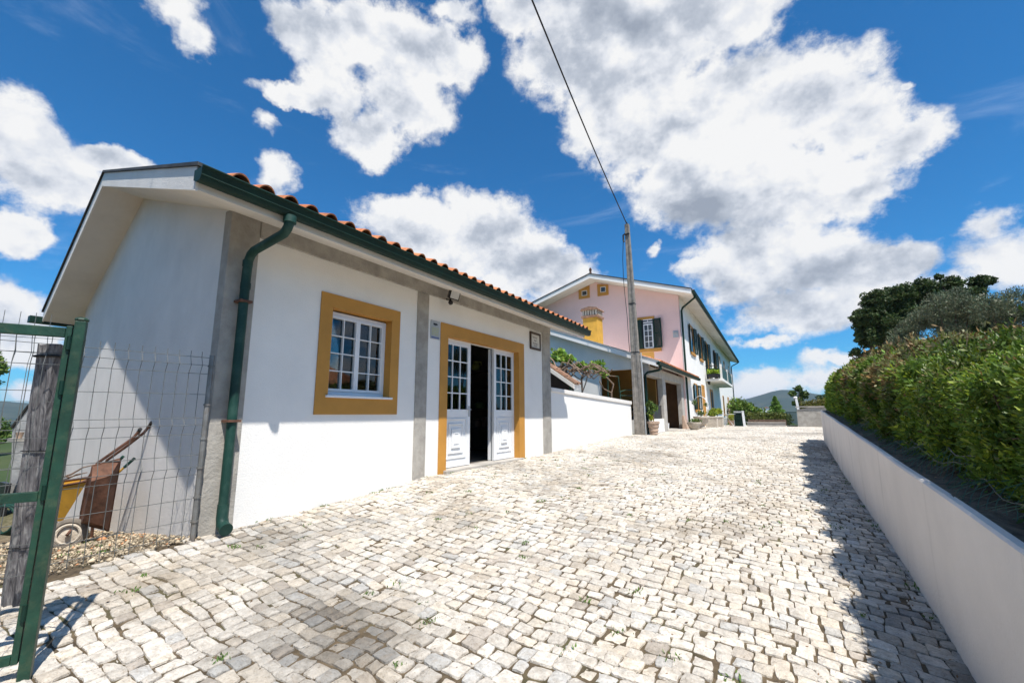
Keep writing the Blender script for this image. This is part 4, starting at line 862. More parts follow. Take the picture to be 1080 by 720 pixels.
X, Y = np.meshgrid(np.concatenate([np.arange(0, 3, .1), np.arange(3, 9.3, .5)]), np.arange(-3, 15.8, .15), indexing='ij')
XX = X + wx(Y) + .035; ZZ = wt(Y) - .022 + .02 * np.sin(X * 9 + Y * 5) * np.sin(Y * 7) + .012 * rng.normal(size=X.shape) + np.clip(X - 1, 0, 5) * .06
o = arr_mesh('soil_bed', np.stack([XX, Y, ZZ], -1).reshape(-1, 3), grid_faces(*X.shape), mat('dark_garden_soil', (.19, .155, .115), .95, .3, 12, .8, 50), smooth=True); setp(o, kind='structure')
# fallen chain-link fence along the bed
Cl = thing('chain_link_fence', 'low sagging green chain-link fence between the white wall and the hedge', 'fence', (.9, 3, -.5))
mb = MB()
def clp(u, k):  # u along y, k 0..1 across
    s = math.sin(u * 1.9) * .03; return Vector((wx(u) + .09 + k * .16 + .03 * math.sin(u * 5 + k * 3) , u, wt(u) + .00 + .14 * k + s * k + .02 * math.sin(u * 11 + k * 4)))
u = 1.6
while u < 11:
    st = .085
    mb.tube([clp(u + st * q * .5, q / 5) for q in range(6)], .002, 3, cap=False); mb.tube([clp(u + st * 2.5 - st * q * .5, q / 5) for q in range(6)], .002, 3, cap=False); u += st
mb.build('mesh', GREENWIRE, Cl)
mb = MB(); mb.tube([clp(u, 1) for u in np.arange(1.6, 11, .1)], .004, 5); mb.tube([clp(u, .55) + Vector((0, 0, .01)) for u in np.arange(1.6, 11, .1)], .002, 4); mb.build('tension_wire', WIRE, Cl)
for y in (6.9, 9.3, 11.6): MB().tube([(wx(y) + .26, y, wt(y) - .05), (wx(y) + .27, y, wt(y) + .42)], .014, 6).build('post', GREENWIRE, Cl)
o = MB()
# hedge
def hedge(name, label, y0, y1, topf, xf, depth, n, seed, brown=None, bright=1.0, leafm=None, ln=.038, lump_k=1.0):
    g = np.random.default_rng(seed); t = thing(name, label, 'hedge', (xf(y0) + depth / 2, (y0 + y1) / 2, wt((y0 + y1) / 2)))
    tf = np.vectorize(topf); xfv = np.vectorize(xf)
    lump = lambda y, z: lump_k * (.045 * np.sin(y * 3.1 + 1) * np.sin(z * 2.7 + y) + .05 * np.sin(y * 6.7 + 2 * z) + .035 * np.sin(y * 12.1 - z * 7))
    # sample: density ~ 1/y
    m = n; yy = y0 * (y1 / y0) ** g.random(m) if y0 > 0 else g.uniform(y0, y1, m)
    H_ = tf(yy) - (wt(yy)); hh = H_ / (H_ + depth * .8); face = g.random(m); q0 = g.random(m)
    isf = face < hh * .93; ist = ~isf & (face < .985)
    q = q0; inner = g.random(m) ** 2 * .24 + np.where(np.sin(yy * 9.3 + 5 * face) * np.sin(yy * 4.1 + 11 * q0) > .55, .16, 0)
    zf_ = wt(yy) + .04 + q * (H_ - .03); round_ = np.clip((q - .72) / .28, 0, 1) ** 2 * .30
    x = np.where(isf, xfv(yy) + round_ + lump(yy, zf_) + inner, xfv(yy) + .28 + q * (depth - .25))
    tl = .07 * np.sin(yy * 2.2) + .06 * np.sin(yy * 5.3 + x * 3) + .05 * np.sin(yy * 11 + x * 7) + .035 * np.sin(yy * 23 + x * 11) + np.where(g.random(m) < .05, g.uniform(0, .16, m), 0)
    z = np.where(isf, zf_ + np.clip(q - .9, 0, 1) * tl * 6, wt(yy) + H_ + tl - inner * .8 - ((x - xfv(yy) - .8) ** 2) * .10)
    y = yy.copy(); end = ~isf & ~ist; y = np.where(end, y1 + lump(x * 3, z) - inner, y); z = np.where(end, wt(yy) + q * H_, z)
    P = np.stack([x, y, z], 1)
    out = np.where(isf[:, None], [[-1, -.15, .35]], [[-.15, -.1, 1.0]])
    # slanting brush-like sprays
    slope = np.array([[0, .35, .55]])
    D = unit(out * .55 + slope * g.uniform(.2, 1.2, (m, 1)) + g.normal(size=(m, 3)) * .8)
    k = 6; Pk = np.repeat(P, k, 0); Dk = unit(np.repeat(D, k, 0) + g.normal(size=(m * k, 3)) * .5); Pk = Pk + Dk * g.uniform(0, .07, (m * k, 1)) + g.normal(size=(m * k, 3)) * .018
    W = unit(np.cross(Dk, g.normal(size=(m * k, 3)))); sc = np.repeat(np.clip(yy / 5, .8, 2.4), k); Ln = ln * sc * g.uniform(.4, 1.7, m * k)
    V, F = quads_from(Pk, Dk, W, Ln, Ln * g.uniform(.22, .5, m * k))
    patch = .5 + .5 * np.sin(y * 1.7 + 1) * np.sin(z * 3.1 + y * 2.2); patch2 = .5 + .5 * np.sin(y * 4.9 + z * 6)
    c = np.ones((m, 3)) * (g.uniform(.65, 1.25, m) * (.55 + .5 * patch + .4 * patch2) * bright)[:, None]
    yel = g.random(m) < .22; c[yel] *= [2.0, 1.5, .9]
    if brown:
        b0, b1 = brown; h_rel = (z - wt(yy)) / H_; bw = np.clip((h_rel - .60 + .25 * np.sin(yy * 2.1) + .12 * np.sin(yy * 5.3)) / .25, 0, 1) * np.clip((yy - b0) / 1.2, 0, 1) * np.clip((b1 - yy) / 1.5, 0, 1)
        bw = np.maximum(bw, (g.random(m) < .07) * .9)
        br = np.where((g.random(m) < .45)[:, None], [[2.3, .85, 2.6]], [[2.6, 1.5, 5.0]]) * g.uniform(.5, 1.2, (m, 1)); sel = g.random(m) < bw * .8; c[sel] = br[sel]
    ck = np.repeat(c, k, 0) * g.uniform(.8, 1.2, (m * k, 1))
    arr_mesh('foliage', V, F, leafm or HEDGELEAF, t, ck)
    # woody interior
    mb = MB(); vs = []; ysx = np.arange(y0, y1 + .01, .25); pr = [(0.22, 0), (.23, .5), (.30, .86), (.6, .93), (depth - .1, .9), (depth, 0)]
    for y_ in ysx:
        h_ = topf(y_) - wt(y_)
        for (px_, pz_) in pr: vs.append((xf(y_) + px_ + .03 * math.sin(y_ * 7 + pz_ * 9), y_, wt(y_) - .05 + pz_ * h_ + .03 * math.sin(y_ * 5 + px_ * 8)))
    n_ = len(pr); fs = [(i * n_ + k_, (i + 1) * n_ + k_, (i + 1) * n_ + k_ + 1, i * n_ + k_ + 1) for i in range(len(ysx) - 1) for k_ in range(n_ - 1)]; fs += [tuple(range(n_)), tuple(range((len(ysx) - 1) * n_, len(ysx) * n_))[::-1]]
    mb.add(vs, fs); mb.build('branches', mat(name + '_twigs', (.035, .03, .018), .95, .4, 9, .8, 30), t)
    mb = MB(); gg = random.Random(seed + 5); y_ = y0 + .2
    while y_ < y1 - .2:
        p = Vector((xf(y_) + gg.uniform(.08, .2), y_, wt(y_) - .1)); q = p + Vector((gg.uniform(-.04, .08), gg.uniform(-.08, .08), gg.uniform(.35, .6))); mb.tube([p, p.lerp(q, .5) + Vector((gg.uniform(-.02, .02), 0, 0)), q, q + Vector((-.08, gg.uniform(-.1, .1), .25))], [.022, .016, .012, .005], 6); y_ += gg.uniform(.3, .55)
    setp(mb.build('stems', BARK, t), kind='stuff')
    # bare twigs poking out of the top
    mb = MB(); gg = random.Random(seed)
    for _ in range(150):
        y_ = y0 + (y1 - y0) * (.28 + .72 * gg.random()); x_ = xf(y_) + gg.uniform(.15, .9); z_ = topf(y_) - .12; d = Vector((gg.uniform(-.10, .10), gg.uniform(-.12, .12), gg.uniform(.10, .34))); p = Vector((x_, y_, z_))
        mb.tube([p, p + d * .5, p + d + Vector((gg.uniform(-.04, .04), 0, 0))], [.004, .003, .0015], 3, cap=False)
    setp(mb.build('bare_twigs', VINEBARK, t), kind='stuff')
    return t
topA = lambda y: np.interp(y, [0, 2.5, 4, 5, 8, 12, 14], [.28, .30, .36, .46, .80, 1.0, 1.0])
hedge('conifer_hedge', 'long clipped green conifer hedge with dry brown patches on top, behind the right-hand white wall', 1.3, 13.2, topA, lambda y: wx(y) + .26, 1.3, 80000, 60, brown=(5.4, 12.6))
hedge('hedge_bush', 'brighter green rounded bush at the far end of the long hedge', 13.0, 15.7, lambda y: np.interp(y, [13, 13.8, 14.8, 15.7], [1.0, 1.05, .85, .45]), lambda y: wx(y) + .22, 1.4, 11000, 61, bright=1.35, lump_k=.7)

# ================================================================== TREES
def tz(x, y): return wt(min(y, 15)) if (x > 1 and y < 16) else g1(x, y)
def trees(name, label, cat, blobs, n, size, lm, x=None, y=None, group=None, **kw):
    cx = sum(b[0] for b in blobs) / len(blobs) if x is None else x; cy = sum(b[1] for b in blobs) / len(blobs) if y is None else y
    return tree(name, label, cat, (cx, cy, tz(cx, cy) - .05), blobs, n, size, lm, group=group, **kw)
dk = [(4.625, 28.157, 4.267, 1.052, 1.052, 0.947), (3.935, 27.64, 4.744, 0.622, 0.622, 0.56), (4.54, 27.852, 5.542, 0.717, 0.717, 0.646), (5.585, 28.438, 5.818, 0.765, 0.765, 0.689), (3.97, 27.848, 3.8, 0.622, 0.622, 0.56), (4.945, 28.54, 3.322, 0.67, 0.67, 0.603), (5.484, 28.591, 4.734, 0.957, 0.957, 0.861), (3.411, 27.654, 3.048, 0.239, 0.239, 0.215), (3.153, 27.524, 2.908, 0.096, 0.096, 0.086), (4.064, 28.139, 2.619, 0.67, 0.67, 0.603)]
trees('evergreen_tree', 'large dark evergreen tree behind the hedge, leftmost of the crowns on the right', 'tree', dk, 60000, .115, LEAF_DARK, seed=70, shell=.75, asp=.6)
dk = [(6.634, 29.017, 6.142, 0.622, 0.622, 0.56), (7.793, 29.691, 6.323, 0.526, 0.526, 0.473), (8.988, 30.397, 6.457, 0.43, 0.43, 0.387), (6.954, 29.401, 5.196, 0.957, 0.957, 0.861), (8.425, 30.21, 5.659, 0.765, 0.765, 0.689), (7.303, 29.306, 6.751, 0.191, 0.191, 0.172), (9.445, 30.659, 6.549, 0.287, 0.287, 0.258), (7.907, 30.126, 4.482, 0.957, 0.957, 0.861), (9.559, 31.094, 4.708, 0.957, 0.957, 0.861)]
trees('evergreen_tree', 'dark flat-topped evergreen tree directly behind the grey-green shrubs', 'tree', dk, 56000, .115, LEAF_DARK, seed=71, shell=.75, asp=.6)
gr = [(4.178, 21.012, 2.927, 0.487, 0.487, 0.438), (4.631, 21.208, 3.336, 0.487, 0.487, 0.438), (3.76, 20.823, 2.586, 0.313, 0.313, 0.282)]
trees('grey_shrub', 'small rounded grey-green shrub just in front of the dark evergreen', 'shrub', gr, 9000, .085, LEAF_GREY, seed=72, asp=.25, shell=.6, up=.8, r0=.06)
gr = [(4.88, 20.131, 3.542, 0.587, 0.587, 0.528), (5.396, 20.416, 3.699, 0.652, 0.652, 0.587), (5.09, 20.406, 2.801, 0.522, 0.522, 0.47), (5.755, 20.7, 3.375, 0.522, 0.522, 0.47)]
trees('grey_shrub', 'broad grey-green shrub in the middle behind the hedge', 'shrub', gr, 12000, .085, LEAF_GREY, seed=73, asp=.25, shell=.6, up=.8, r0=.08)
gr = [(5.982, 19.665, 3.297, 0.548, 0.548, 0.493), (6.644, 20.042, 3.443, 0.609, 0.609, 0.548), (7.121, 20.424, 2.989, 0.67, 0.67, 0.603), (6.315, 19.989, 2.694, 0.426, 0.426, 0.383)]
trees('grey_shrub', 'grey-green shrub at the right edge behind the hedge', 'shrub', gr, 12000, .085, LEAF_GREY, seed=74, asp=.25, shell=.6, up=.8, r0=.08)
# left background
trees('broadleaf_tree', 'green leafy tree beyond the pale outbuilding at the far left', 'tree', [(-36.766, 6.314, -1.511, 0.783, 0.783, 0.704), (-37.272, 5.851, -0.735, 0.939, 0.939, 0.845), (-36.954, 6.505, -3.054, 0.939, 0.939, 0.845), (-37.843, 5.959, -3.048, 1.148, 1.148, 1.033), (-36.516, 6.977, -4.086, 0.73, 0.73, 0.657)], 9000, .16, LEAF, seed=75)
trees('broadleaf_tree', 'taller tree whose leafy branch tip enters at the left edge', 'tree', [(-27.447, 4.187, 2.032, 0.352, 0.352, 0.317), (-27.819, 3.898, 2.343, 0.548, 0.548, 0.493), (-28.031, 3.936, 1.495, 0.548, 0.548, 0.493), (-28.388, 3.625, 1.961, 0.783, 0.783, 0.704)], 3500, .14, LEAF, seed=76)
# beyond the crest
trees('leafy_shrub', 'bright leafy tree beyond the far corner of the white house wall', 'tree', [(-3.532, 45.306, 0.543, 1.043, 1.043, 0.939), (-2.799, 45.773, 0.453, 0.783, 0.783, 0.704), (-1.957, 46.391, -0.068, 0.783, 0.783, 0.704), (-3.874, 45.35, -0.742, 0.87, 0.87, 0.783), (-1.092, 46.974, -0.331, 0.522, 0.522, 0.47)], 5000, .20, LEAF, seed=77, tint=(1.3, 1.25, 1))
Hf = thing('far_hedge', 'low reddish-green hedge behind the far low wall', 'hedge', (-1, 31, -.9))
V, F, c = leaf_cloud([(-1.95, 35.753, -0.382, 0.539, 0.539, 0.485), (-1.427, 36.061, -0.319, 0.539, 0.539, 0.485), (-0.904, 36.369, -0.256, 0.472, 0.472, 0.425), (-0.387, 36.687, -0.259, 0.472, 0.472, 0.425), (0.066, 36.978, -0.329, 0.472, 0.472, 0.425), (0.087, 37.07, -0.728, 0.337, 0.337, 0.303)], 7000, .11, seed=78, tint=(1.15, .85, .9)); arr_mesh('foliage', V, F, LEAF, Hf, c)
MB().box(-1.9, .1, 30.9, 31.4, -1.0, -.35).build('branches', BARK, Hf)
def conifer(name, label, x, y, h, r_, n, seed, z):
    t = thing(name, label, 'tree', (x, y, z)); g = np.random.default_rng(seed)
    u = g.random(n) ** .8; w = g.random(n) * 2 * np.pi; lay = np.abs(np.sin(u * 22)) * .35 + .65; rad = r_ * (1 - u) * lay * np.sqrt(g.random(n)); P = np.stack([x + rad * np.cos(w), y + rad * np.sin(w), z + .4 + u * (h - .4) - rad * .15], 1)
    D = unit(np.stack([np.cos(w), np.sin(w), -.1 + 0 * w], 1) + g.normal(size=(n, 3)) * .3); W = unit(np.cross(D, g.normal(size=(n, 3)))); Ln = .3 * g.uniform(.6, 1.3, n); V, F = quads_from(P, D, W, Ln, Ln * .3)
    arr_mesh('crown', V, F, LEAF, t, np.ones((n, 3)) * g.uniform(1.2, 2.2, (n, 1))); MB().tube([(x, y, z), (x, y, z + h * .95)], [.12, .02], 6).build('trunk', BARK, t)
c0 = (-0.659, 56.707, -0.092)
conifer('conifer', 'small light green conifer in front of the blue hill', c0[0], c0[1], 3.3, 1.7, 3500, 80, -1.4)
trees('umbrella_pine', 'small flat-topped pine rising above the far concrete wall', 'tree', [(1.541, 53.973, 2.506, 0.391, 0.391, 0.352), (0.996, 53.734, 2.027, 0.391, 0.391, 0.352), (1.988, 54.362, 1.924, 0.489, 0.489, 0.44), (1.526, 54.174, 1.444, 0.391, 0.391, 0.352), (1.073, 53.972, 1.061, 0.293, 0.293, 0.264)], 2500, .2, LEAF_DARK, seed=81, tint=(1.6, 1.6, 1.2))
Hf = thing('far_hedge', 'brownish hedge behind the far concrete block wall', 'hedge', (2.3, 36, -.8))
V, F, c = leaf_cloud([(1.504, 43.62, 0.613, 0.47, 0.47, 0.423), (2.045, 43.937, 0.687, 0.47, 0.47, 0.423), (2.652, 44.294, 0.76, 0.548, 0.548, 0.493), (3.26, 44.652, 0.833, 0.626, 0.626, 0.563), (3.047, 44.69, -0.014, 0.626, 0.626, 0.563)], 5000, .12, seed=82, tint=(1.5, .9, .9)); arr_mesh('foliage', V, F, LEAF, Hf, c)
MB().box(1.2, 3.6, 43 * .84, 43 * .84 + .5, -1.0, .0).build('branches', BARK, Hf)
trees('evergreen_tree', 'distant dark tree on the skyline between the umbrella pine and the hedge', 'tree', [(5.258, 74.211, 1.905, 0.783, 0.783, 0.704), (4.393, 73.629, 2.168, 0.391, 0.391, 0.352), (6.715, 75.08, 2.024, 1.174, 1.174, 1.057)], 1500, .3, LEAF_DARK, seed=83)

# ================================================================== FAR WALLS, POSTS, GATE
Fw = thing('low_wall', 'low grey concrete wall closing the far end of the cobbles', 'wall', (-1.0, 28.6, -.7)); mb = MB(); mb.box(-1.80, .05, 28.3, 28.5, -1.2, -.50); mb.build('wall', CONC_LIGHT, Fw, bevel=.02); MB().box(-1.82, .07, 28.27, 28.53, -.50, -.46).build('coping', CONC_LIGHT, Fw)
Gp = thing('gate_post', 'leaning white concrete post beside the far corner of the house', 'post', (-1.88, 27.8, -.75)); MB().hexa([(-1.95, 27.75, -1), (-1.83, 27.75, -1), (-1.83, 27.87, -1), (-1.95, 27.87, -1)], [(-1.99, 27.75, .14), (-1.88, 27.75, .14), (-1.88, 27.87, .14), (-1.99, 27.87, .14)]).build('shaft', WHITE, Gp, bevel=.01); MB().box(-2.0, -1.87, 27.74, 27.88, .14, .17).build('cap', WHITE, Gp)
Gt = thing('mesh_gate', 'dark green mesh gate between the white post and the far house corner', 'gate', (-2.3, 28.2, -.75)); mb = MB()
for k in range(5): x = -2.42 + k * .10; mb.box(x, x + .02, 28.2, 28.22, -.7, .05)
for z in (-.7, -.32, .03): mb.box(-2.45, -1.97, 28.19, 28.23, z, z + .04)
mb.build('bars', SHUTTER, Gt); MB().box(-2.42, -1.99, 28.222, 28.23, -.66, .03).build('mesh_panel', SHUTTER, Gt)
Bw = thing('block_wall', 'rough grey concrete block wall at the far end of the driveway, beside the hedge', 'wall', (1.2, 28.2, -.7)); mb = MB(); mb.prism([(.60, 28.0, -1.2), (2.6, 28.0, -1.2), (2.6, 28.0, .34), (1.2, 28.0, .33), (.62, 28.0, .20)], (0, .25, 0)); mb.build('wall', CONC, Bw); MB().box(.58, 2.6, 27.94, 28.02, .33, .38).build('coping', CONC_LIGHT, Bw)
Wp = thing('gate_post', 'white post with rounded cap leaning above the left end of the concrete block wall', 'post', (.75, 28.4, .2)); MB().hexa([(.72, 28.4, -.8), (.84, 28.4, -.8), (.84, 28.52, -.8), (.72, 28.52, -.8)], [(.60, 28.4, .83), (.71, 28.4, .83), (.71, 28.52, .83), (.60, 28.52, .83)]).build('shaft', WHITE, Wp, bevel=.01); MB().ball((.63, 28.46, .86), .09, 8, (1.1, 1, .7)).build('cap', WHITE, Wp, smooth=True)
Gt = thing('mesh_gate', 'dark narrow gate between the low wall and the concrete block wall', 'gate', (.35, 28.4, -.7)); mb = MB()
for k in range(13): x = .11 + k * .038; mb.box(x, x + .014, 28.4, 28.42, -.7, .08)
for z in (-.68, .05): mb.box(.10, .60, 28.39, 28.43, z, z + .04)
mb.build('bars', SHUTTER, Gt)
hs = thing('distant_house', 'tiny white house far off at the foot of the blue hill', 'house', (-95, 1200, -10)); hp = (-37.853, 1342.13, 12.737)
mb = MB(); mb.box(hp[0] - 8, hp[0] + 8, hp[1], hp[1] + 10, hp[2] - 12, hp[2] + 2); mb.build('wall', PLASTER, hs); mb = MB(); mb.prism([(hp[0] - 9, hp[1] - 1, hp[2] + 2), (hp[0] + 9, hp[1] - 1, hp[2] + 2), (hp[0], hp[1] - 1, hp[2] + 5)], (0, 12, 0)); mb.build('roof', TILE, hs)

# ================================================================== LEFT: GATE, STAKE, FENCE
gx, gy = -3.12, .735; dv = Vector((-.41, -.91, 0)).normalized(); nv = Vector((.91, -.41, 0)).normalized()
Gate = thing('metal_gate', 'green metal framed wire gate standing open at the left edge', 'gate', (gx, gy, -1.15))
def obox(mb, c, d, n, hw, hd, z0, z1):
    c = Vector(c); p = [c - d * hw - n * hd, c + d * hw - n * hd, c + d * hw + n * hd, c - d * hw + n * hd]
    mb.hexa([(q.x, q.y, z0) for q in p], [(q.x, q.y, z1) for q in p])
mb = MB(); obox(mb, (gx, gy, 0), dv, nv, .022, .024, -1.35, .50); mb.build('post', GREEN_OLD, Gate, bevel=.004)
MB().ball((gx, gy, .508), .030, 8, (1, 1, .5)).build('post_cap', GREEN_OLD, Gate, smooth=True)
mb = MB(); c = Vector((gx, gy, 0)) + dv * .040; obox(mb, c, dv, nv, .012, .016, -1.12, .47)
e = Vector((gx, gy, 0)) + dv * 1.35; obox(mb, e, dv, nv, .02, .016, -1.12, .47)
def rail(mb, z0, z1, t=.016):
    p, q = Vector((gx, gy, 0)) + dv * .053, Vector((gx, gy, 0)) + dv * 1.33
    mb.hexa([(v.x, v.y, z0) for v in (p - nv * t, q - nv * t, q + nv * t, p + nv * t)], [(v.x, v.y, z1) for v in (p - nv * t, q - nv * t, q + nv * t, p + nv * t)])
rail(mb, .41, .46); rail(mb, -.40, -.355); rail(mb, -1.12, -1.08); mb.build('leaf_frame', GREEN_OLD, Gate, bevel=.003)
for z in (-.9, -.36, .15, .38): p = Vector((gx, gy, z)) + dv * .032 + nv * .02; MB().tube([p + Vector((0, 0, -.035)), p + Vector((0, 0, .035))], .010, 8).build('hinge', GREEN, Gate)
mb = MB(); o_ = Vector((gx, gy, 0)); off = nv * -.02
zs_ = [.50, .40, .33, .27, .08, -.10, -.17, -.24, -.42, -.60, -.67, -.74, -.95]
fold = lambda z: .025 if any(abs(z - q) < .04 for q in (.33, -.17, -.67)) else 0
for z in zs_[1:]: mb.tube([o_ + off - nv * fold(z) + dv * .06 + Vector((0, 0, z)), o_ + off - nv * fold(z) + dv * 1.35 + Vector((0, 0, z))], .0016, 4)
u = .12
while u < 1.34:
    mb.tube([o_ + off + dv * u + Vector((0, 0, .53)), o_ + off + dv * u + Vector((0, 0, .40))] + [o_ + off - nv * fold(z) + dv * u + Vector((0, 0, z)) for z in zs_[2:]] + [o_ + off + dv * u + Vector((0, 0, -1.1))], .0016, 4); u += .055
mb.build('wire_mesh', WIRE, Gate)
St = thing('wooden_stake', 'weathered grey wooden stake wired to the gate, hanging clear of the ground', 'stake', (-3.539, 0.732, -0.955))
p0, p1 = Vector((-3.509, 0.751, -0.955)), Vector((-3.249, 0.67, 0.376)); rt = Vector((.853, .522, 0)); fwv = Vector((-.522, .853, 0))
mb = MB(); prof = [(-.062, -.02), (-.058, -.045), (-.03, -.052), (-.012, -.040), (.008, -.040), (.03, -.054), (.056, -.046), (.062, -.015), (.06, .04), (-.06, .04)]
secs = []
for i in range(12):
    t = i / 11; c = p0.lerp(p1, t); k = 1 + .03 * math.sin(i * 1.7); dz = .0
    secs += [c + rt * (a * k * .82) + fwv * b_ * k * .7 + Vector((0, 0, (.006 * math.sin(j * 2.1) if i in (0, 11) else 0))) for j, (a, b_) in enumerate(prof)]
n = len(prof); mb.add(secs, [(i * n + k, i * n + (k + 1) % n, (i + 1) * n + (k + 1) % n, (i + 1) * n + k) for i in range(11) for k in range(n)] + [tuple(range(n))[::-1], tuple(range(11 * n, 12 * n))])
mb.build('timber', WOOD, St)
for tt in (.22, .59, .955):
    mb = MB(); c = p0.lerp(p1, tt); lp = [c + rt * a * .88 + fwv * b_ * .80 for a, b_ in prof]; mb.tube(lp + [lp[0]], .0028 if tt < .9 else .007, 5)
    if tt < .9: mb.tube([c + rt * .05, c + rt * .1 + Vector((0, 0, .01)), c + rt * .14], .0028, 5)
    mb.build('binding_wire', CABLE, St)
for (a, z) in ((.015, .90), (-.02, .4), (.03, .15)): c = p0.lerp(p1, z); mb = MB(); mb.ball(c + rt * a - fwv * .030, .006, 5); mb.build('nail', CABLE, St)
Fe = thing('wire_mesh_fence', 'galvanised wire mesh panel fence running from the house corner towards the gate', 'fence', (-4.46, 1.95, -1.1))
mb = MB(); mb.tube([(-4.44, 1.955, -1.2), (-4.44, 1.955, .56)], .022, 10)
for z in (.45, .1, -.2, -.45, -.7, -.9): mb.tube([(-4.44, 1.955, z), (-4.44, 1.955, z + .015)], .029, 10)
mb.build('post', mat('galvanised_post', (.26, .26, .25), .5, .2, 6, .1, 30, metal=.5, stain=.6, stain_col=(.18, .12, .08), stain_scale=9), Fe)
MB().tube([(-4.50, -1.0, -1.3), (-4.50, -1.0, .56)], .022, 10).build('post', MATS['galvanised_post'], Fe)
mb = MB(); ZF = [.534, .46, .385, .20, -.01, -.07, -.15, -.33, -.43, -.50, -.70, -.88, -1.0]; fo = {.46: .03, -.07: .03, -.43: .03}
for z in ZF: x = -4.46 + fo.get(z, 0); mb.tube([(x, 1.94, z), (x - .02, -1.0, z - .03)], .0026, 5)
y = 1.88
while y > -1.0:
    mb.tube([(-4.463, y, .585)] + [(-4.463 + fo.get(z, 0), y, z) for z in ZF] + [(-4.463, y, -1.12)], .0026, 5); y -= .088
mb.build('wire_mesh', WIRE, Fe)

# gravel, rubble and weeds in the yard
def gravel():
    g = np.random.default_rng(9); n = 11000; x = g.uniform(-9, -4.42, n); y = g.uniform(-.8, 2.6, n); s = g.uniform(.004, .019, n) * (1 + (g.random(n) < .03) * 1.6)
    keep = y < 2.02 - .09 * (x + 4.5); x, y, s = x[keep], y[keep], s[keep]; n = len(x); z = gz(x, y)
    oc = np.array([[1, 0, 0], [0, 1, 0], [-1, 0, 0], [0, -1, 0], [0, 0, .7], [0, 0, -.7]]); V = oc[None] * s[:, None, None] * g.uniform(.6, 1.4, (n, 6, 1)); w = g.uniform(0, 6.28, n); V = np.stack([V[..., 0] * np.cos(w)[:, None] - V[..., 1] * np.sin(w)[:, None], V[..., 0] * np.sin(w)[:, None] + V[..., 1] * np.cos(w)[:, None], V[..., 2]], -1) + np.stack([x, y, z + s * .2], -1)[:, None]
    f = np.array([[0, 1, 4], [1, 2, 4], [2, 3, 4], [3, 0, 4], [1, 0, 5], [2, 1, 5], [3, 2, 5], [0, 3, 5]]); F = (f[None] + (np.arange(n) * 6)[:, None, None]).reshape(-1, 3)
    c = np.ones((n, 3)) * g.uniform(.5, 1.35, (n, 1)); r_ = g.random(n) < .05; c[r_] *= [1.0, .6, .42]; gr_ = g.random(n) < .2; c[gr_] *= [.7, .72, .75]
    o = arr_mesh('gravel', V.reshape(-1, 3), F, GRAVEL, colors=np.repeat(c, 8, 0)); setp(o, 'tan rubble and gravel on the ground by the gable wall', 'gravel', kind='stuff')
gravel()
def weeds():
    g = np.random.default_rng(11); P = []; D = []
    spots = [(g.uniform(-4.2, .6), g.uniform(1.2, 9)) for _ in range(70)] + [(-4.47, g.uniform(2.3, 9)) for _ in range(16)] + [(g.uniform(-8, -4.6), g.uniform(.5, 2)) for _ in range(30)] + [(wx(q) - .03, q) for q in g.uniform(2, 12, 20)]
    for (x, y) in spots:
        k = int(g.uniform(10, 34)); s = g.uniform(.012, .05)
        for _ in range(k): P.append((x + g.normal() * s, y + g.normal() * s, g1(x, y) + g.uniform(0, .012))); D.append((g.normal() * .8, g.normal() * .8, 1))
    P = np.array(P); D = unit(np.array(D)); n = len(P); W = unit(np.cross(D, g.normal(size=(n, 3)))); L_ = g.uniform(.012, .04, n); V, F = quads_from(P, D, W, L_, L_ * .3)
    o = arr_mesh('weeds', V, F, LEAF, colors=np.ones((n, 3)) * g.uniform(.7, 1.5, (n, 1))); setp(o, 'tiny green weeds growing in the joints between the stones', 'weeds', kind='stuff')
weeds()
def litter():
    g = np.random.default_rng(15); P = []
    for _ in range(900):
        k = g.random()
        if k < .45: y = g.uniform(2.1, 15.2); x = -4.46 + abs(g.normal()) * .05
        elif k < .7: y = g.uniform(1.5, 14); x = wx(y) - .01 - abs(g.normal()) * .06
        else: x = g.uniform(-4.3, .6); y = g.uniform(1.0, 9)
        P.append((x, y, g1(x, y) + .004))
    P = np.array(P); n = len(P); D = unit(np.column_stack([g.normal(size=(n, 2)), g.normal(size=n) * .25])); W = unit(np.cross(D, np.column_stack([g.normal(size=(n, 2)) * .3, np.ones(n)]))); L_ = g.uniform(.008, .028, n); V, F = quads_from(P, D, W, L_, L_ * .5)
    c = np.ones((n, 3)) * g.uniform(.3, .9, (n, 1)) * np.array([.75, .55, .4]); o = arr_mesh('leaf_litter', V, F, GRAVEL, colors=c); setp(o, 'brown bits of leaf litter along the wall bases and between the stones', 'leaf litter', kind='stuff')
litter()
# wheelbarrows
Wb = thing('wheelbarrow', 'rusty brown wheelbarrow tipped upright on its nose against the gable wall', 'wheelbarrow', (-6.699, 1.817, -1.372))
a_, b_, c_, d_ = [Vector(v) for v in ((-6.257, 1.737, -0.502), (-6.328, 1.979, -0.448), (-6.52, 2.02, -1.247), (-6.423, 1.753, -1.103))]
nrm = (b_ - a_).cross(d_ - a_).normalized()
if nrm.dot(Vector((0, 0, 0)) - a_) < 0: nrm = -nrm
nrm = (nrm + Vector((.1, -.75, .1))).normalized()
cen = (a_ + b_ + c_ + d_) / 4; back = [p + (cen - p) * .35 + nrm * .22 for p in (a_, b_, c_, d_)]
mb = MB(); mb.add([a_, b_, c_, d_] + back, [(4, 5, 6, 7), (0, 1, 5, 4), (1, 2, 6, 5), (2, 3, 7, 6), (3, 0, 4, 7)])
o = mb.build('tray', RUST, Wb); sm = o.modifiers.new('Solid', 'SOLIDIFY'); sm.thickness = .004
MB().tube([a_, b_, c_, d_, a_], .011, 8).build('tray_rim', RUST, Wb, smooth=True)
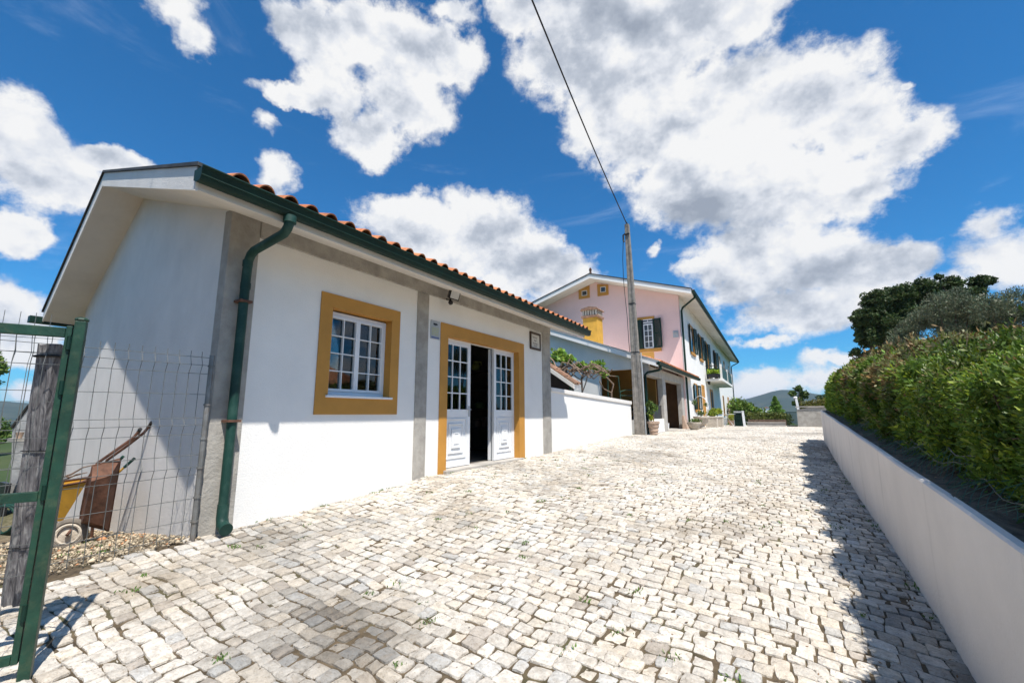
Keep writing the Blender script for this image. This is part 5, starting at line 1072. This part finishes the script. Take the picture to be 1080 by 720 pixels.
def handle(pts): return MB().tube([Vector(p) for p in pts], .015, 8)
handle([(-6.605, 1.818, -1.388), (-6.543, 1.78, -1.006), (-6.394, 1.752, -0.648), (-6.292, 1.781, -0.479), (-6.24, 1.887, -0.366), (-6.153, 2.008, -0.229), (-6.108, 2.043, -0.147)]).build('handle', RUST, Wb, smooth=True)
handle([(-6.875, 1.995, -1.44), (-6.813, 1.959, -1.066), (-6.655, 1.923, -0.635), (-6.549, 1.932, -0.474), (-6.382, 2.04, -0.319), (-6.241, 2.133, -0.173), (-6.192, 2.168, -0.078)]).build('handle', RUST, Wb, smooth=True)
for q in ((-6.192, 2.168, -0.078), (-6.108, 2.043, -0.147)):
    q = Vector(q); MB().tube([q - Vector((.04, .0, .035)), q + Vector((.02, .0, .02))], .019, 8).build('grip', DARK, Wb, smooth=True)
wc = Vector((-6.43, 1.671, -1.189)); ax = Vector((.92, -.38, .05)).normalized()
def wheel(c, ax, r_, parent, rim):
    e1 = ax.cross(Vector((0, 0, 1))).normalized(); e2 = ax.cross(e1)
    ring = lambda rr, of=0: [c + ax * of + (e1 * math.cos(w) + e2 * math.sin(w)) * rr for w in np.linspace(0, 2 * math.pi, 25)]
    w_ = MB().tube(ring(r_), .032, 8, cap=False).build('wheel', RUBBER, parent, smooth=True)
    mb = MB(); mb.tube(ring(r_ * .74, .02), .014, 6, cap=False); mb.tube([c - ax * .05, c + ax * .05], .022, 8)
    mb.add([p for p in ring(r_ * .72)[:24]] + [c + ax * .015], [(i, (i + 1) % 24, 24) for i in range(24)]); mb.build('rim', rim, w_)
wheel(wc, ax, .125, Wb, STONEPOT)
MB().tube([wc + ax * .08, Vector((-6.576, 1.794, -1.061)), Vector((-6.394, 1.752, -0.648))], .012, 6).build('fork', RUST, Wb)
MB().tube([Vector((-6.605, 1.818, -1.388)), Vector((-6.846, 1.764, -1.263)), Vector((-6.875, 1.995, -1.44))], .012, 6).build('axle_brace', RUST, Wb)
for (p, q, m_, lab) in (((-6.569, 1.836, -0.77), (-6.312, 1.997, -0.428), GREEN_PIPE, 'garden tool with a green handle end sticking out beside the rusty tray'), ((-6.675, 1.904, -0.839), (-6.411, 2.134, -0.464), YELLOW, 'garden tool with a yellow and green handle beside the rusty tray')):
    p, q = Vector(p), Vector(q); t = thing('tool_handle', lab, 'garden tool', tuple(p)); MB().tube([p, p.lerp(q, .75)], .012, 8).build('shaft', STONEPOT if m_ is GREEN_PIPE else YELLOW, t); MB().tube([p.lerp(q, .74), q], .016, 8).build('grip', GREEN_PIPE, t)
Yb = thing('wheelbarrow', 'yellow wheelbarrow loaded with dry sticks behind the rusty one', 'wheelbarrow', (-7.241, 1.806, -1.497))
r4 = [Vector(v) for v in ((-6.735, 1.84, -0.702), (-7.339, 2.009, -0.721), (-7.914, 1.676, -0.821), (-7.254, 1.544, -0.815))]; b4 = [Vector(v) for v in ((-7.083, 1.775, -1.154), (-7.489, 1.888, -1.179), (-7.706, 1.762, -1.211), (-7.278, 1.66, -1.174))]
mb = MB(); mb.add(r4 + b4, [(7, 6, 5, 4), (0, 1, 5, 4), (1, 2, 6, 5), (2, 3, 7, 6), (3, 0, 4, 7)]); o = mb.build('tray', YELLOW, Yb); sm = o.modifiers.new('Solid', 'SOLIDIFY'); sm.thickness = .004
MB().tube(r4 + [r4[0]], .012, 8).build('tray_rim', RUST, Yb)
wheel(Vector((-7.34, 1.718, -1.357)), Vector((.9, -.4, 0)).normalized(), .13, Yb, STONEPOT)
for sgn in (4.95, 5.3): MB().tube([Vector(v) for v in (((-7.34, 1.718, -1.357)), ((-7.213, 1.764, -1.197)), ((-7.703, 1.517, -0.869)))] , .014, 6).build('handle', RUST, Yb)
MB().tube([Vector((-7.126, 1.786, -1.161)), Vector((-7.099, 1.862, -1.46))], .014, 6).build('leg', RUST, Yb)
g = random.Random(8)
for k, (p, q) in enumerate((((-7.31, 1.726, -0.707), (-6.79, 1.892, -0.535)), ((-7.505, 1.735, -0.754), (-6.795, 1.845, -0.614)), ((-7.157, 1.718, -0.79), (-6.773, 1.871, -0.678)), ((-7.502, 1.615, -0.739), (-7.177, 1.916, -0.656)))):
    p, q = Vector(p), Vector(q); o = MB().tube([p, p.lerp(q, .4) + Vector((0, 0, g.uniform(-.02, .03))), p.lerp(q, .7) + Vector((0, 0, g.uniform(-.02, .02))), q], [.011, .010, .008, .005], 6).build('dry_stick', VINEBARK, None, smooth=True); setp(o, 'dry brown stick lying across the yellow wheelbarrow', 'stick', 'dry sticks on the yellow wheelbarrow')
hc = Vector((-8.676, 1.599, -1.289)); t = thing('garden_hose', 'coiled green garden hose at the far left behind the gate', 'hose', tuple(hc - Vector((0, 0, .22))))
mb = MB()
for k in range(5): mb.tube([hc + Vector((.85, .52, 0)) * (math.cos(w) * (.17 + .015 * k)) + Vector((-.52, .85, 0)) * (.03 * k) + Vector((0, 0, math.sin(w) * (.17 + .01 * k))) for w in np.linspace(0, 6.28, 22)], .014, 6, cap=False)
mb.build('coil', GREEN_PIPE, t, smooth=True)
# pale outbuilding at the far left
Ob = thing('outbuilding', 'rough pale concrete outbuilding with sloping edge at the far left', 'outbuilding', (-13.2, 2.9, -2.0))
p = [Vector(v) for v in ((-13.796, 2.63, -1.918), (-13.588, 2.421, -0.22), (-13.265, 2.535, 0.202), (-12.688, 2.867, 0.314), (-12.254, 3.133, 0.312), (-12.462, 3.449, -1.926))]
mb = MB(); mb.prism([(q.x, q.y, q.z) for q in p], (-2.0, 1.2, 0)); mb.build('wall', mat('rough_pale_render', (.50, .50, .50), .9, .15, 2.5, .5, 20, stain=.5, stain_col=(.3, .28, .25), stain_scale=1.2), Ob)
mb = MB(); mb.tube([p[1] + Vector((0, 0, .03)), p[2] + Vector((0, 0, .04)), p[3] + Vector((0, 0, .04))], .035, 6); mb.build('roof_edge', CAP, Ob)
q1 = Vector((-13.79, 2.473, -1.705)); MB().box(q1.x - .2, q1.x + .35, q1.y - .02, q1.y + .05, q1.z - .4, q1.z + .4).build('door', DARK, Ob)
qo = Vector((-12.89, 2.408, -0.396)); t = thing('clay_pot', 'small orange clay pot on the outbuilding ledge', 'pot', tuple(qo)); MB().lathe(qo, [(.04, 0), (.06, .1), (.065, .115), (.05, .115)], 12).build('pot_body', TERRA, t, smooth=True); MB().box(qo.x - .3, qo.x + .3, qo.y - .1, qo.y + .25, qo.z - .06, qo.z - .001).build('ledge', CONC, t)

# ================================================================== BEHIND AND BESIDE THE VIEWER (outbuilding side shows in window panes; trees behind added to darken the gable)
Ro = thing('tile_roofed_outbuilding', 'low white outbuilding with tiled roof beyond the hedge, seen only reflected in the window', 'outbuilding', (6.5, 9, -.3))
MB().box(5.6, 9.0, 5.0, 12.6, -.6, 1.15).build('wall', PLASTER, Ro)
mb = MB(); tile_field(mb, (5.35, 4.9, 1.15), (5.35, 12.7, 1.15), (1, 0, .36), 3.6, seed=31); rr_ = mb.build('roof_tiles', TILE, Ro); MB().hexa([(5.4, 4.9, 1.08), (5.4, 12.7, 1.08), (9.0, 12.7, 1.9), (9.0, 4.9, 1.9)][::-1], [(5.4, 4.9, 1.13), (5.4, 12.7, 1.13), (9.0, 12.7, 2.4), (9.0, 4.9, 2.4)][::-1]).build('roof_deck', SOFFIT, Ro)
for i, (x, y, h) in enumerate(((12.5, 9.5, 4.2), (12.0, 13.0, 3.4), (-9.5, -7.5, 4.6), (-5.5, -9.0, 5.2), (-1.0, -9.5, 5.0), (3.5, -9.0, 4.5), (-13.5, -5.0, 4.2))):
    z = 0 if x > 5 else -1.6
    tree('dark_tree', 'dark tree %s' % ['beyond the tile-roofed outbuilding, the taller of two', 'beyond the tile-roofed outbuilding, the lower of two', 'added behind the viewer on the left to darken the gable', 'added behind the viewer to darken the gable, tallest of the row', 'added straight behind the viewer to darken the gable', 'added behind the viewer on the right to darken the gable', 'added outermost on the left behind the viewer to darken the gable'][i], 'tree', (x, y, z), [(x + a, y + b, z + h * k, h * .42, h * .38, h * .36) for a, b, k in ((0, 0, .62), (h * .3, .3, .45), (-h * .3, -.2, .42), (.2, 0, .25))], 5200, .34, LEAF_DARK, seed=90 + i, shell=.8, asp=.7)

# ================================================================== HAZE
hm = bpy.data.materials.new('haze_air'); hm.use_nodes = True; hnt = hm.node_tree; hnt.nodes.remove(hnt.nodes['Principled BSDF'])
pv = N(hnt, 'ShaderNodeVolumePrincipled'); pv.inputs['Density'].default_value = .00011; pv.inputs['Color'].default_value = (.62, .78, 1.0, 1); pv.inputs['Anisotropy'].default_value = 0
hnt.links.new(pv.outputs[0], hnt.nodes['Material Output'].inputs['Volume'])
hz = MB().box(-6100, 6100, -6100, 6100, -34, 190).build('haze', hm); setp(hz, 'pale blue air haze filling the whole scene up to the hills', 'haze', kind='stuff')

# ================================================================== LIGHT, SKY, CAMERA
sv = Vector((.46, -.27, 1.0)).normalized(); elev = math.asin(sv.z); az = math.atan2(sv.x, sv.y)
sl = bpy.data.lights.new('sun', 'SUN'); sl.energy = 5.0; sl.angle = R(.53); sl.color = (1.0, .955, .88)
so = bpy.data.objects.new('sun', sl); COL.objects.link(so); so.rotation_euler = (-sv).to_track_quat('-Z', 'Y').to_euler(); so.location = sv * 50
w = bpy.data.worlds.new('World'); scene.world = w; w.use_nodes = True; nt = w.node_tree; L = nt.links
bg = nt.nodes['Background']; bg.inputs['Strength'].default_value = 1.0
sky = N(nt, 'ShaderNodeTexSky', sky_type='NISHITA', sun_disc=False, sun_elevation=elev, sun_rotation=az, altitude=200, air_density=1.0, dust_density=.5, ozone_density=3.0)
SKY_STR = .074
skm = N(nt, 'ShaderNodeVectorMath', operation='MULTIPLY'); skm.inputs[1].default_value = (SKY_STR * .22, SKY_STR * .97, SKY_STR * 1.45); L.new(sky.outputs[0], skm.inputs[0])
tcn = N(nt, 'ShaderNodeTexCoord'); nrmv = N(nt, 'ShaderNodeVectorMath', operation='NORMALIZE'); L.new(tcn.outputs['Generated'], nrmv.inputs[0])
sep = N(nt, 'ShaderNodeSeparateXYZ'); L.new(nrmv.outputs[0], sep.inputs[0])
azn = N(nt, 'ShaderNodeMath', operation='ARCTAN2'); L.new(sep.outputs['X'], azn.inputs[0]); L.new(sep.outputs['Y'], azn.inputs[1])
eln = N(nt, 'ShaderNodeMath', operation='ARCSINE'); L.new(sep.outputs['Z'], eln.inputs[0])
ae = N(nt, 'ShaderNodeCombineXYZ'); L.new(azn.outputs[0], ae.inputs[0]); L.new(eln.outputs[0], ae.inputs[1])
# warp so the cloud outlines billow
def warp(vec, sc, amt, off=(0, 0, 0)):
    nz = N(nt, 'ShaderNodeTexNoise', i_Scale=sc, i_Detail=5, i_Roughness=.6); ad = N(nt, 'ShaderNodeVectorMath', operation='ADD'); ad.inputs[1].default_value = off; L.new(nrmv.outputs[0], ad.inputs[0]); L.new(ad.outputs[0], nz.inputs['Vector'])
    s1 = N(nt, 'ShaderNodeVectorMath', operation='SUBTRACT'); s1.inputs[1].default_value = (.5, .5, .5); L.new(nz.outputs['Color'], s1.inputs[0])
    s2 = N(nt, 'ShaderNodeVectorMath', operation='MULTIPLY_ADD'); s2.inputs[1].default_value = (amt, amt, 0); L.new(s1.outputs[0], s2.inputs[0]); L.new(vec, s2.inputs[2]); return s2.outputs[0]
aew = warp(warp(ae.outputs[0], 9, .085), 34, .022, (3, 7, 1))
BL = [(-0.422, 0.756, 0.108, 0.103), (-0.532, 0.811, 0.088, 0.036), (-0.348, 0.764, 0.204, 0.109), (-0.164, 0.75, 0.213, 0.089), (-0.001, 0.736, 0.119, 0.055), (-0.31, 0.633, 0.11, 0.088), (-0.18, 0.596, 0.174, 0.105), (-0.04, 0.582, 0.165, 0.108), (0.097, 0.556, 0.131, 0.077), (0.166, 0.501, 0.1, 0.068), (0.238, 0.442, 0.061, 0.044), (-0.109, 0.477, 0.158, 0.111), (0.032, 0.427, 0.159, 0.105), (0.138, 0.398, 0.09, 0.073), (-0.014, 0.311, 0.152, 0.102), (0.108, 0.269, 0.116, 0.069), (0.201, 0.257, 0.068, 0.04), (0.056, 0.198, 0.117, 0.063), (0.128, 0.196, 0.07, 0.042), (-0.195, 0.665, 0.103, 0.065), (-0.999, 0.717, 0.117, 0.059), (-0.836, 0.741, 0.179, 0.061), (-0.705, 0.737, 0.098, 0.054), (-0.808, 0.658, 0.136, 0.071), (-0.881, 0.58, 0.084, 0.064), (-1.058, 0.619, 0.108, 0.023), (-0.981, 0.645, 0.084, 0.048), (-0.776, 0.434, 0.14, 0.056), (-0.64, 0.411, 0.161, 0.083), (-0.526, 0.35, 0.135, 0.085), (-0.436, 0.316, 0.099, 0.075), (-0.707, 0.368, 0.136, 0.073), (-1.452, 0.402, 0.076, 0.073), (-1.395, 0.368, 0.085, 0.064), (-1.344, 0.417, 0.062, 0.026), (-1.425, 0.278, 0.045, 0.035), (-1.428, 0.154, 0.058, 0.056), (-1.404, 0.115, 0.061, 0.036)]
DKB = [(-0.164, 0.757, 0.246, 0.05), (-0.397, 0.761, 0.142, 0.077), (-0.498, 0.664, 0.072, 0.07), (-0.044, 0.363, 0.068, 0.056), (0.077, 0.258, 0.133, 0.039), (0.014, 0.25, 0.091, 0.027), (-0.112, 0.441, 0.074, 0.056), (0.096, 0.157, 0.079, 0.014), (0.192, 0.389, 0.049, 0.015), (-0.503, 0.36, 0.09, 0.032)]
SM = [(-1.273, 0.684, 0.051, 0.038), (-1.24, 0.647, 0.037, 0.027), (-1.081, 0.471, 0.039, 0.038), (-1.107, 0.557, 0.028, 0.022), (-0.72, 0.804, 0.074, 0.02), (-1.072, 0.741, 0.051, 0.024), (-0.219, 0.347, 0.018, 0.018), (-0.157, 0.309, 0.032, 0.02), (-0.022, 0.133, 0.048, 0.013), (0.313, 0.288, 0.03, 0.035), (0.32, 0.234, 0.053, 0.049), (0.251, 0.528, 0.014, 0.011), (-0.037, 0.058, 0.078, 0.026), (0.057, 0.059, 0.07, 0.025), (0.089, 0.096, 0.049, 0.017), (0.254, 0.205, 0.041, 0.03), (-1.385, 0.044, 0.063, 0.02)]
def blobfield(blobs, vec, grow=1.0):
    cur = None
    for (a, e, ra, re) in blobs:
        m = N(nt, 'ShaderNodeVectorMath', operation='MULTIPLY_ADD'); ra *= grow; re *= grow
        m.inputs[1].default_value = (1 / ra, 1 / re, 0); m.inputs[2].default_value = (-a / ra, -e / re, 0); L.new(vec, m.inputs[0])
        l = N(nt, 'ShaderNodeVectorMath', operation='LENGTH'); L.new(m.outputs[0], l.inputs[0])
        if cur is None: cur = l.outputs['Value']
        else:
            mn = N(nt, 'ShaderNodeMath', operation='SMOOTH_MIN'); mn.inputs[2].default_value = .25; L.new(cur, mn.inputs[0]); L.new(l.outputs['Value'], mn.inputs[1]); cur = mn.outputs[0]
    s = N(nt, 'ShaderNodeMath', operation='SUBTRACT'); s.inputs[0].default_value = 1.0; L.new(cur, s.inputs[1]); return s.outputs[0]
M0 = blobfield(BL, aew, 1.08)
# SMALLFIELD (out of frame), plain noise cumulus
def math_(op, a, b=None, c=None, clamp=False):
    n = N(nt, 'ShaderNodeMath', operation=op); n.use_clamp = clamp
    for i, v in enumerate((a, b, c)):
        if v is None: continue
        if isinstance(v, (int, float)): n.inputs[i].default_value = v
        else: L.new(v, n.inputs[i])
    return n.outputs[0]
def fbm(sc, off, det=9, rough=.58, lac=2.1, dist=.0):
    ad = N(nt, 'ShaderNodeVectorMath', operation='MULTIPLY_ADD'); ad.inputs[1].default_value = (1, 1, 1.25); ad.inputs[2].default_value = off; L.new(nrmv.outputs[0], ad.inputs[0])
    n = N(nt, 'ShaderNodeTexNoise', i_Scale=sc, i_Detail=det, i_Roughness=rough, i_Lacunarity=lac, i_Distortion=dist); L.new(ad.outputs[0], n.inputs['Vector']); return n.outputs['Fac']
out_of_frame = math_('GREATER_THAN', math_('ABSOLUTE', math_('ADD', azn.outputs[0], .545)), 1.25)
away = math_('SUBTRACT', math_('MULTIPLY', fbm(2.2, (3, 1, 5), 3), 3.2), 1.75)
M1 = math_('SUBTRACT', math_('MULTIPLY', blobfield(SM, aew, 1.35), .62), .06)
M0 = math_('MAXIMUM', M0, M1)
Mall = math_('MAXIMUM', M0, math_('SUBTRACT', away, math_('MULTIPLY', math_('SUBTRACT', 1.0, out_of_frame), 6.0)))
Mall = math_('MAXIMUM', Mall, -1.2)
n1 = fbm(13, (0, 0, 0), 11, .63); 
up = tuple(v * .018 for v in sv); n1u = fbm(13, (up[0], up[1], up[2] + .012), 11, .63)
upm = tuple(v * .03 for v in sv); nm = fbm(8, (4, 2, 7), 6, .55); nmu = fbm(8, (4 + upm[0], 2 + upm[1], 7 + upm[2] + .02), 6, .55)
nb = fbm(5, (0, 0, 0), 4, .5); upb = tuple(v * .05 for v in sv); nbu = fbm(5, (upb[0], upb[1], upb[2] + .03), 4, .5)
D0 = math_('ADD', math_('MULTIPLY', Mall, 1.7), math_('ADD', math_('MULTIPLY', math_('SUBTRACT', n1, .5), 2.0), math_('MULTIPLY', math_('SUBTRACT', fbm(4.5, (9, 2, 1), 3), .5), 1.3)))
alpha = N(nt, 'ShaderNodeMapRange', interpolation_type='SMOOTHSTEP'); alpha.inputs[1].default_value = -.04; alpha.inputs[2].default_value = .60; L.new(D0, alpha.inputs[0])
relief = math_('MULTIPLY', math_('SUBTRACT', n1, n1u), 2.8); reliefb = math_('MULTIPLY', math_('SUBTRACT', nb, nbu), 3.4)
DK = blobfield(DKB, aew, 1.25); dkm = N(nt, 'ShaderNodeMapRange', interpolation_type='SMOOTHSTEP'); dkm.inputs[1].default_value = -.35; dkm.inputs[2].default_value = 1.0; L.new(math_('ADD', DK, math_('MULTIPLY', math_('SUBTRACT', n1, .5), .8)), dkm.inputs[0])
thick = N(nt, 'ShaderNodeMapRange', interpolation_type='SMOOTHSTEP'); thick.inputs[1].default_value = .25; thick.inputs[2].default_value = 1.5; L.new(D0, thick.inputs[0])
br = math_('ADD', .90, math_('ADD', math_('MULTIPLY', relief, .30), math_('ADD', math_('MULTIPLY', reliefb, .5), math_('MULTIPLY', math_('SUBTRACT', nm, nmu), 1.5)))); br = math_('SUBTRACT', br, math_('MULTIPLY', thick.outputs[0], .16)); br = math_('SUBTRACT', br, math_('MULTIPLY', dkm.outputs[0], .30))
br = math_('MAXIMUM', math_('MINIMUM', br, 1.08), .0)
cr = ramp(nt, [(.10, (.36, .41, .50)), (.45, (.56, .61, .70)), (.70, (.83, .86, .92)), (.90, (1.0, 1.0, 1.0))]); L.new(br, cr.inputs[0])
# faint high wisps
wn = N(nt, 'ShaderNodeTexNoise', i_Scale=3.2, i_Detail=8, i_Roughness=.62, i_Distortion=.8); mpw = N(nt, 'ShaderNodeMapping'); mpw.inputs['Scale'].default_value = (.6, .9, 3.2); mpw.inputs['Rotation'].default_value = (R(12), R(8), 0); L.new(nrmv.outputs[0], mpw.inputs[0]); L.new(mpw.outputs[0], wn.inputs['Vector'])
wr = N(nt, 'ShaderNodeMapRange', interpolation_type='SMOOTHSTEP'); wr.inputs[1].default_value = .56; wr.inputs[2].default_value = .80; wr.inputs[4].default_value = .2; L.new(wn.outputs['Fac'], wr.inputs[0])
mixw = N(nt, 'ShaderNodeMix', data_type='RGBA'); L.new(wr.outputs[0], mixw.inputs[0]); L.new(skm.outputs[0], mixw.inputs[6]); mixw.inputs[7].default_value = (.75, .82, .92, 1)
CL = N(nt, 'ShaderNodeVectorMath', operation='SCALE'); CL.inputs['Scale'].default_value = .68; L.new(cr.outputs[0], CL.inputs[0])
mixc = N(nt, 'ShaderNodeMix', data_type='RGBA'); L.new(alpha.outputs[0], mixc.inputs[0]); L.new(mixw.outputs[2], mixc.inputs[6]); L.new(CL.outputs[0], mixc.inputs[7])
L.new(mixc.outputs[2], bg.inputs['Color'])
w.cycles.sampling_method = 'MANUAL'; w.cycles.sample_map_resolution = 1024

cam = bpy.data.cameras.new('camera'); co = bpy.data.objects.new('camera', cam); COL.objects.link(co)
F_px, pitch, yaw, roll = 460, R(9.58175733), R(31.50097407), R(-.31781704)
fh = Vector((-math.sin(yaw), math.cos(yaw), 0)); r_ = Vector((math.cos(yaw), math.sin(yaw), 0)); u0 = Vector((0, 0, 1))
fwd = math.cos(pitch) * fh + math.sin(pitch) * u0; upc = -math.sin(pitch) * fh + math.cos(pitch) * u0
Rr = math.cos(roll) * r_ + math.sin(roll) * upc; Uu = -math.sin(roll) * r_ + math.cos(roll) * upc
co.matrix_world = Matrix((Rr, Uu, -fwd)).transposed().to_4x4()
cam.sensor_width = 36; cam.lens = F_px / 1080 * 36; cam.clip_start = .05; cam.clip_end = 20000
scene.camera = co
scene.view_settings.view_transform = 'Standard'; scene.view_settings.look = 'None'; scene.view_settings.exposure = .46; scene.view_settings.gamma = 1
scene.cycles.use_denoising = True; scene.cycles.max_bounces = 8; scene.cycles.diffuse_bounces = 4; scene.cycles.transparent_max_bounces = 8
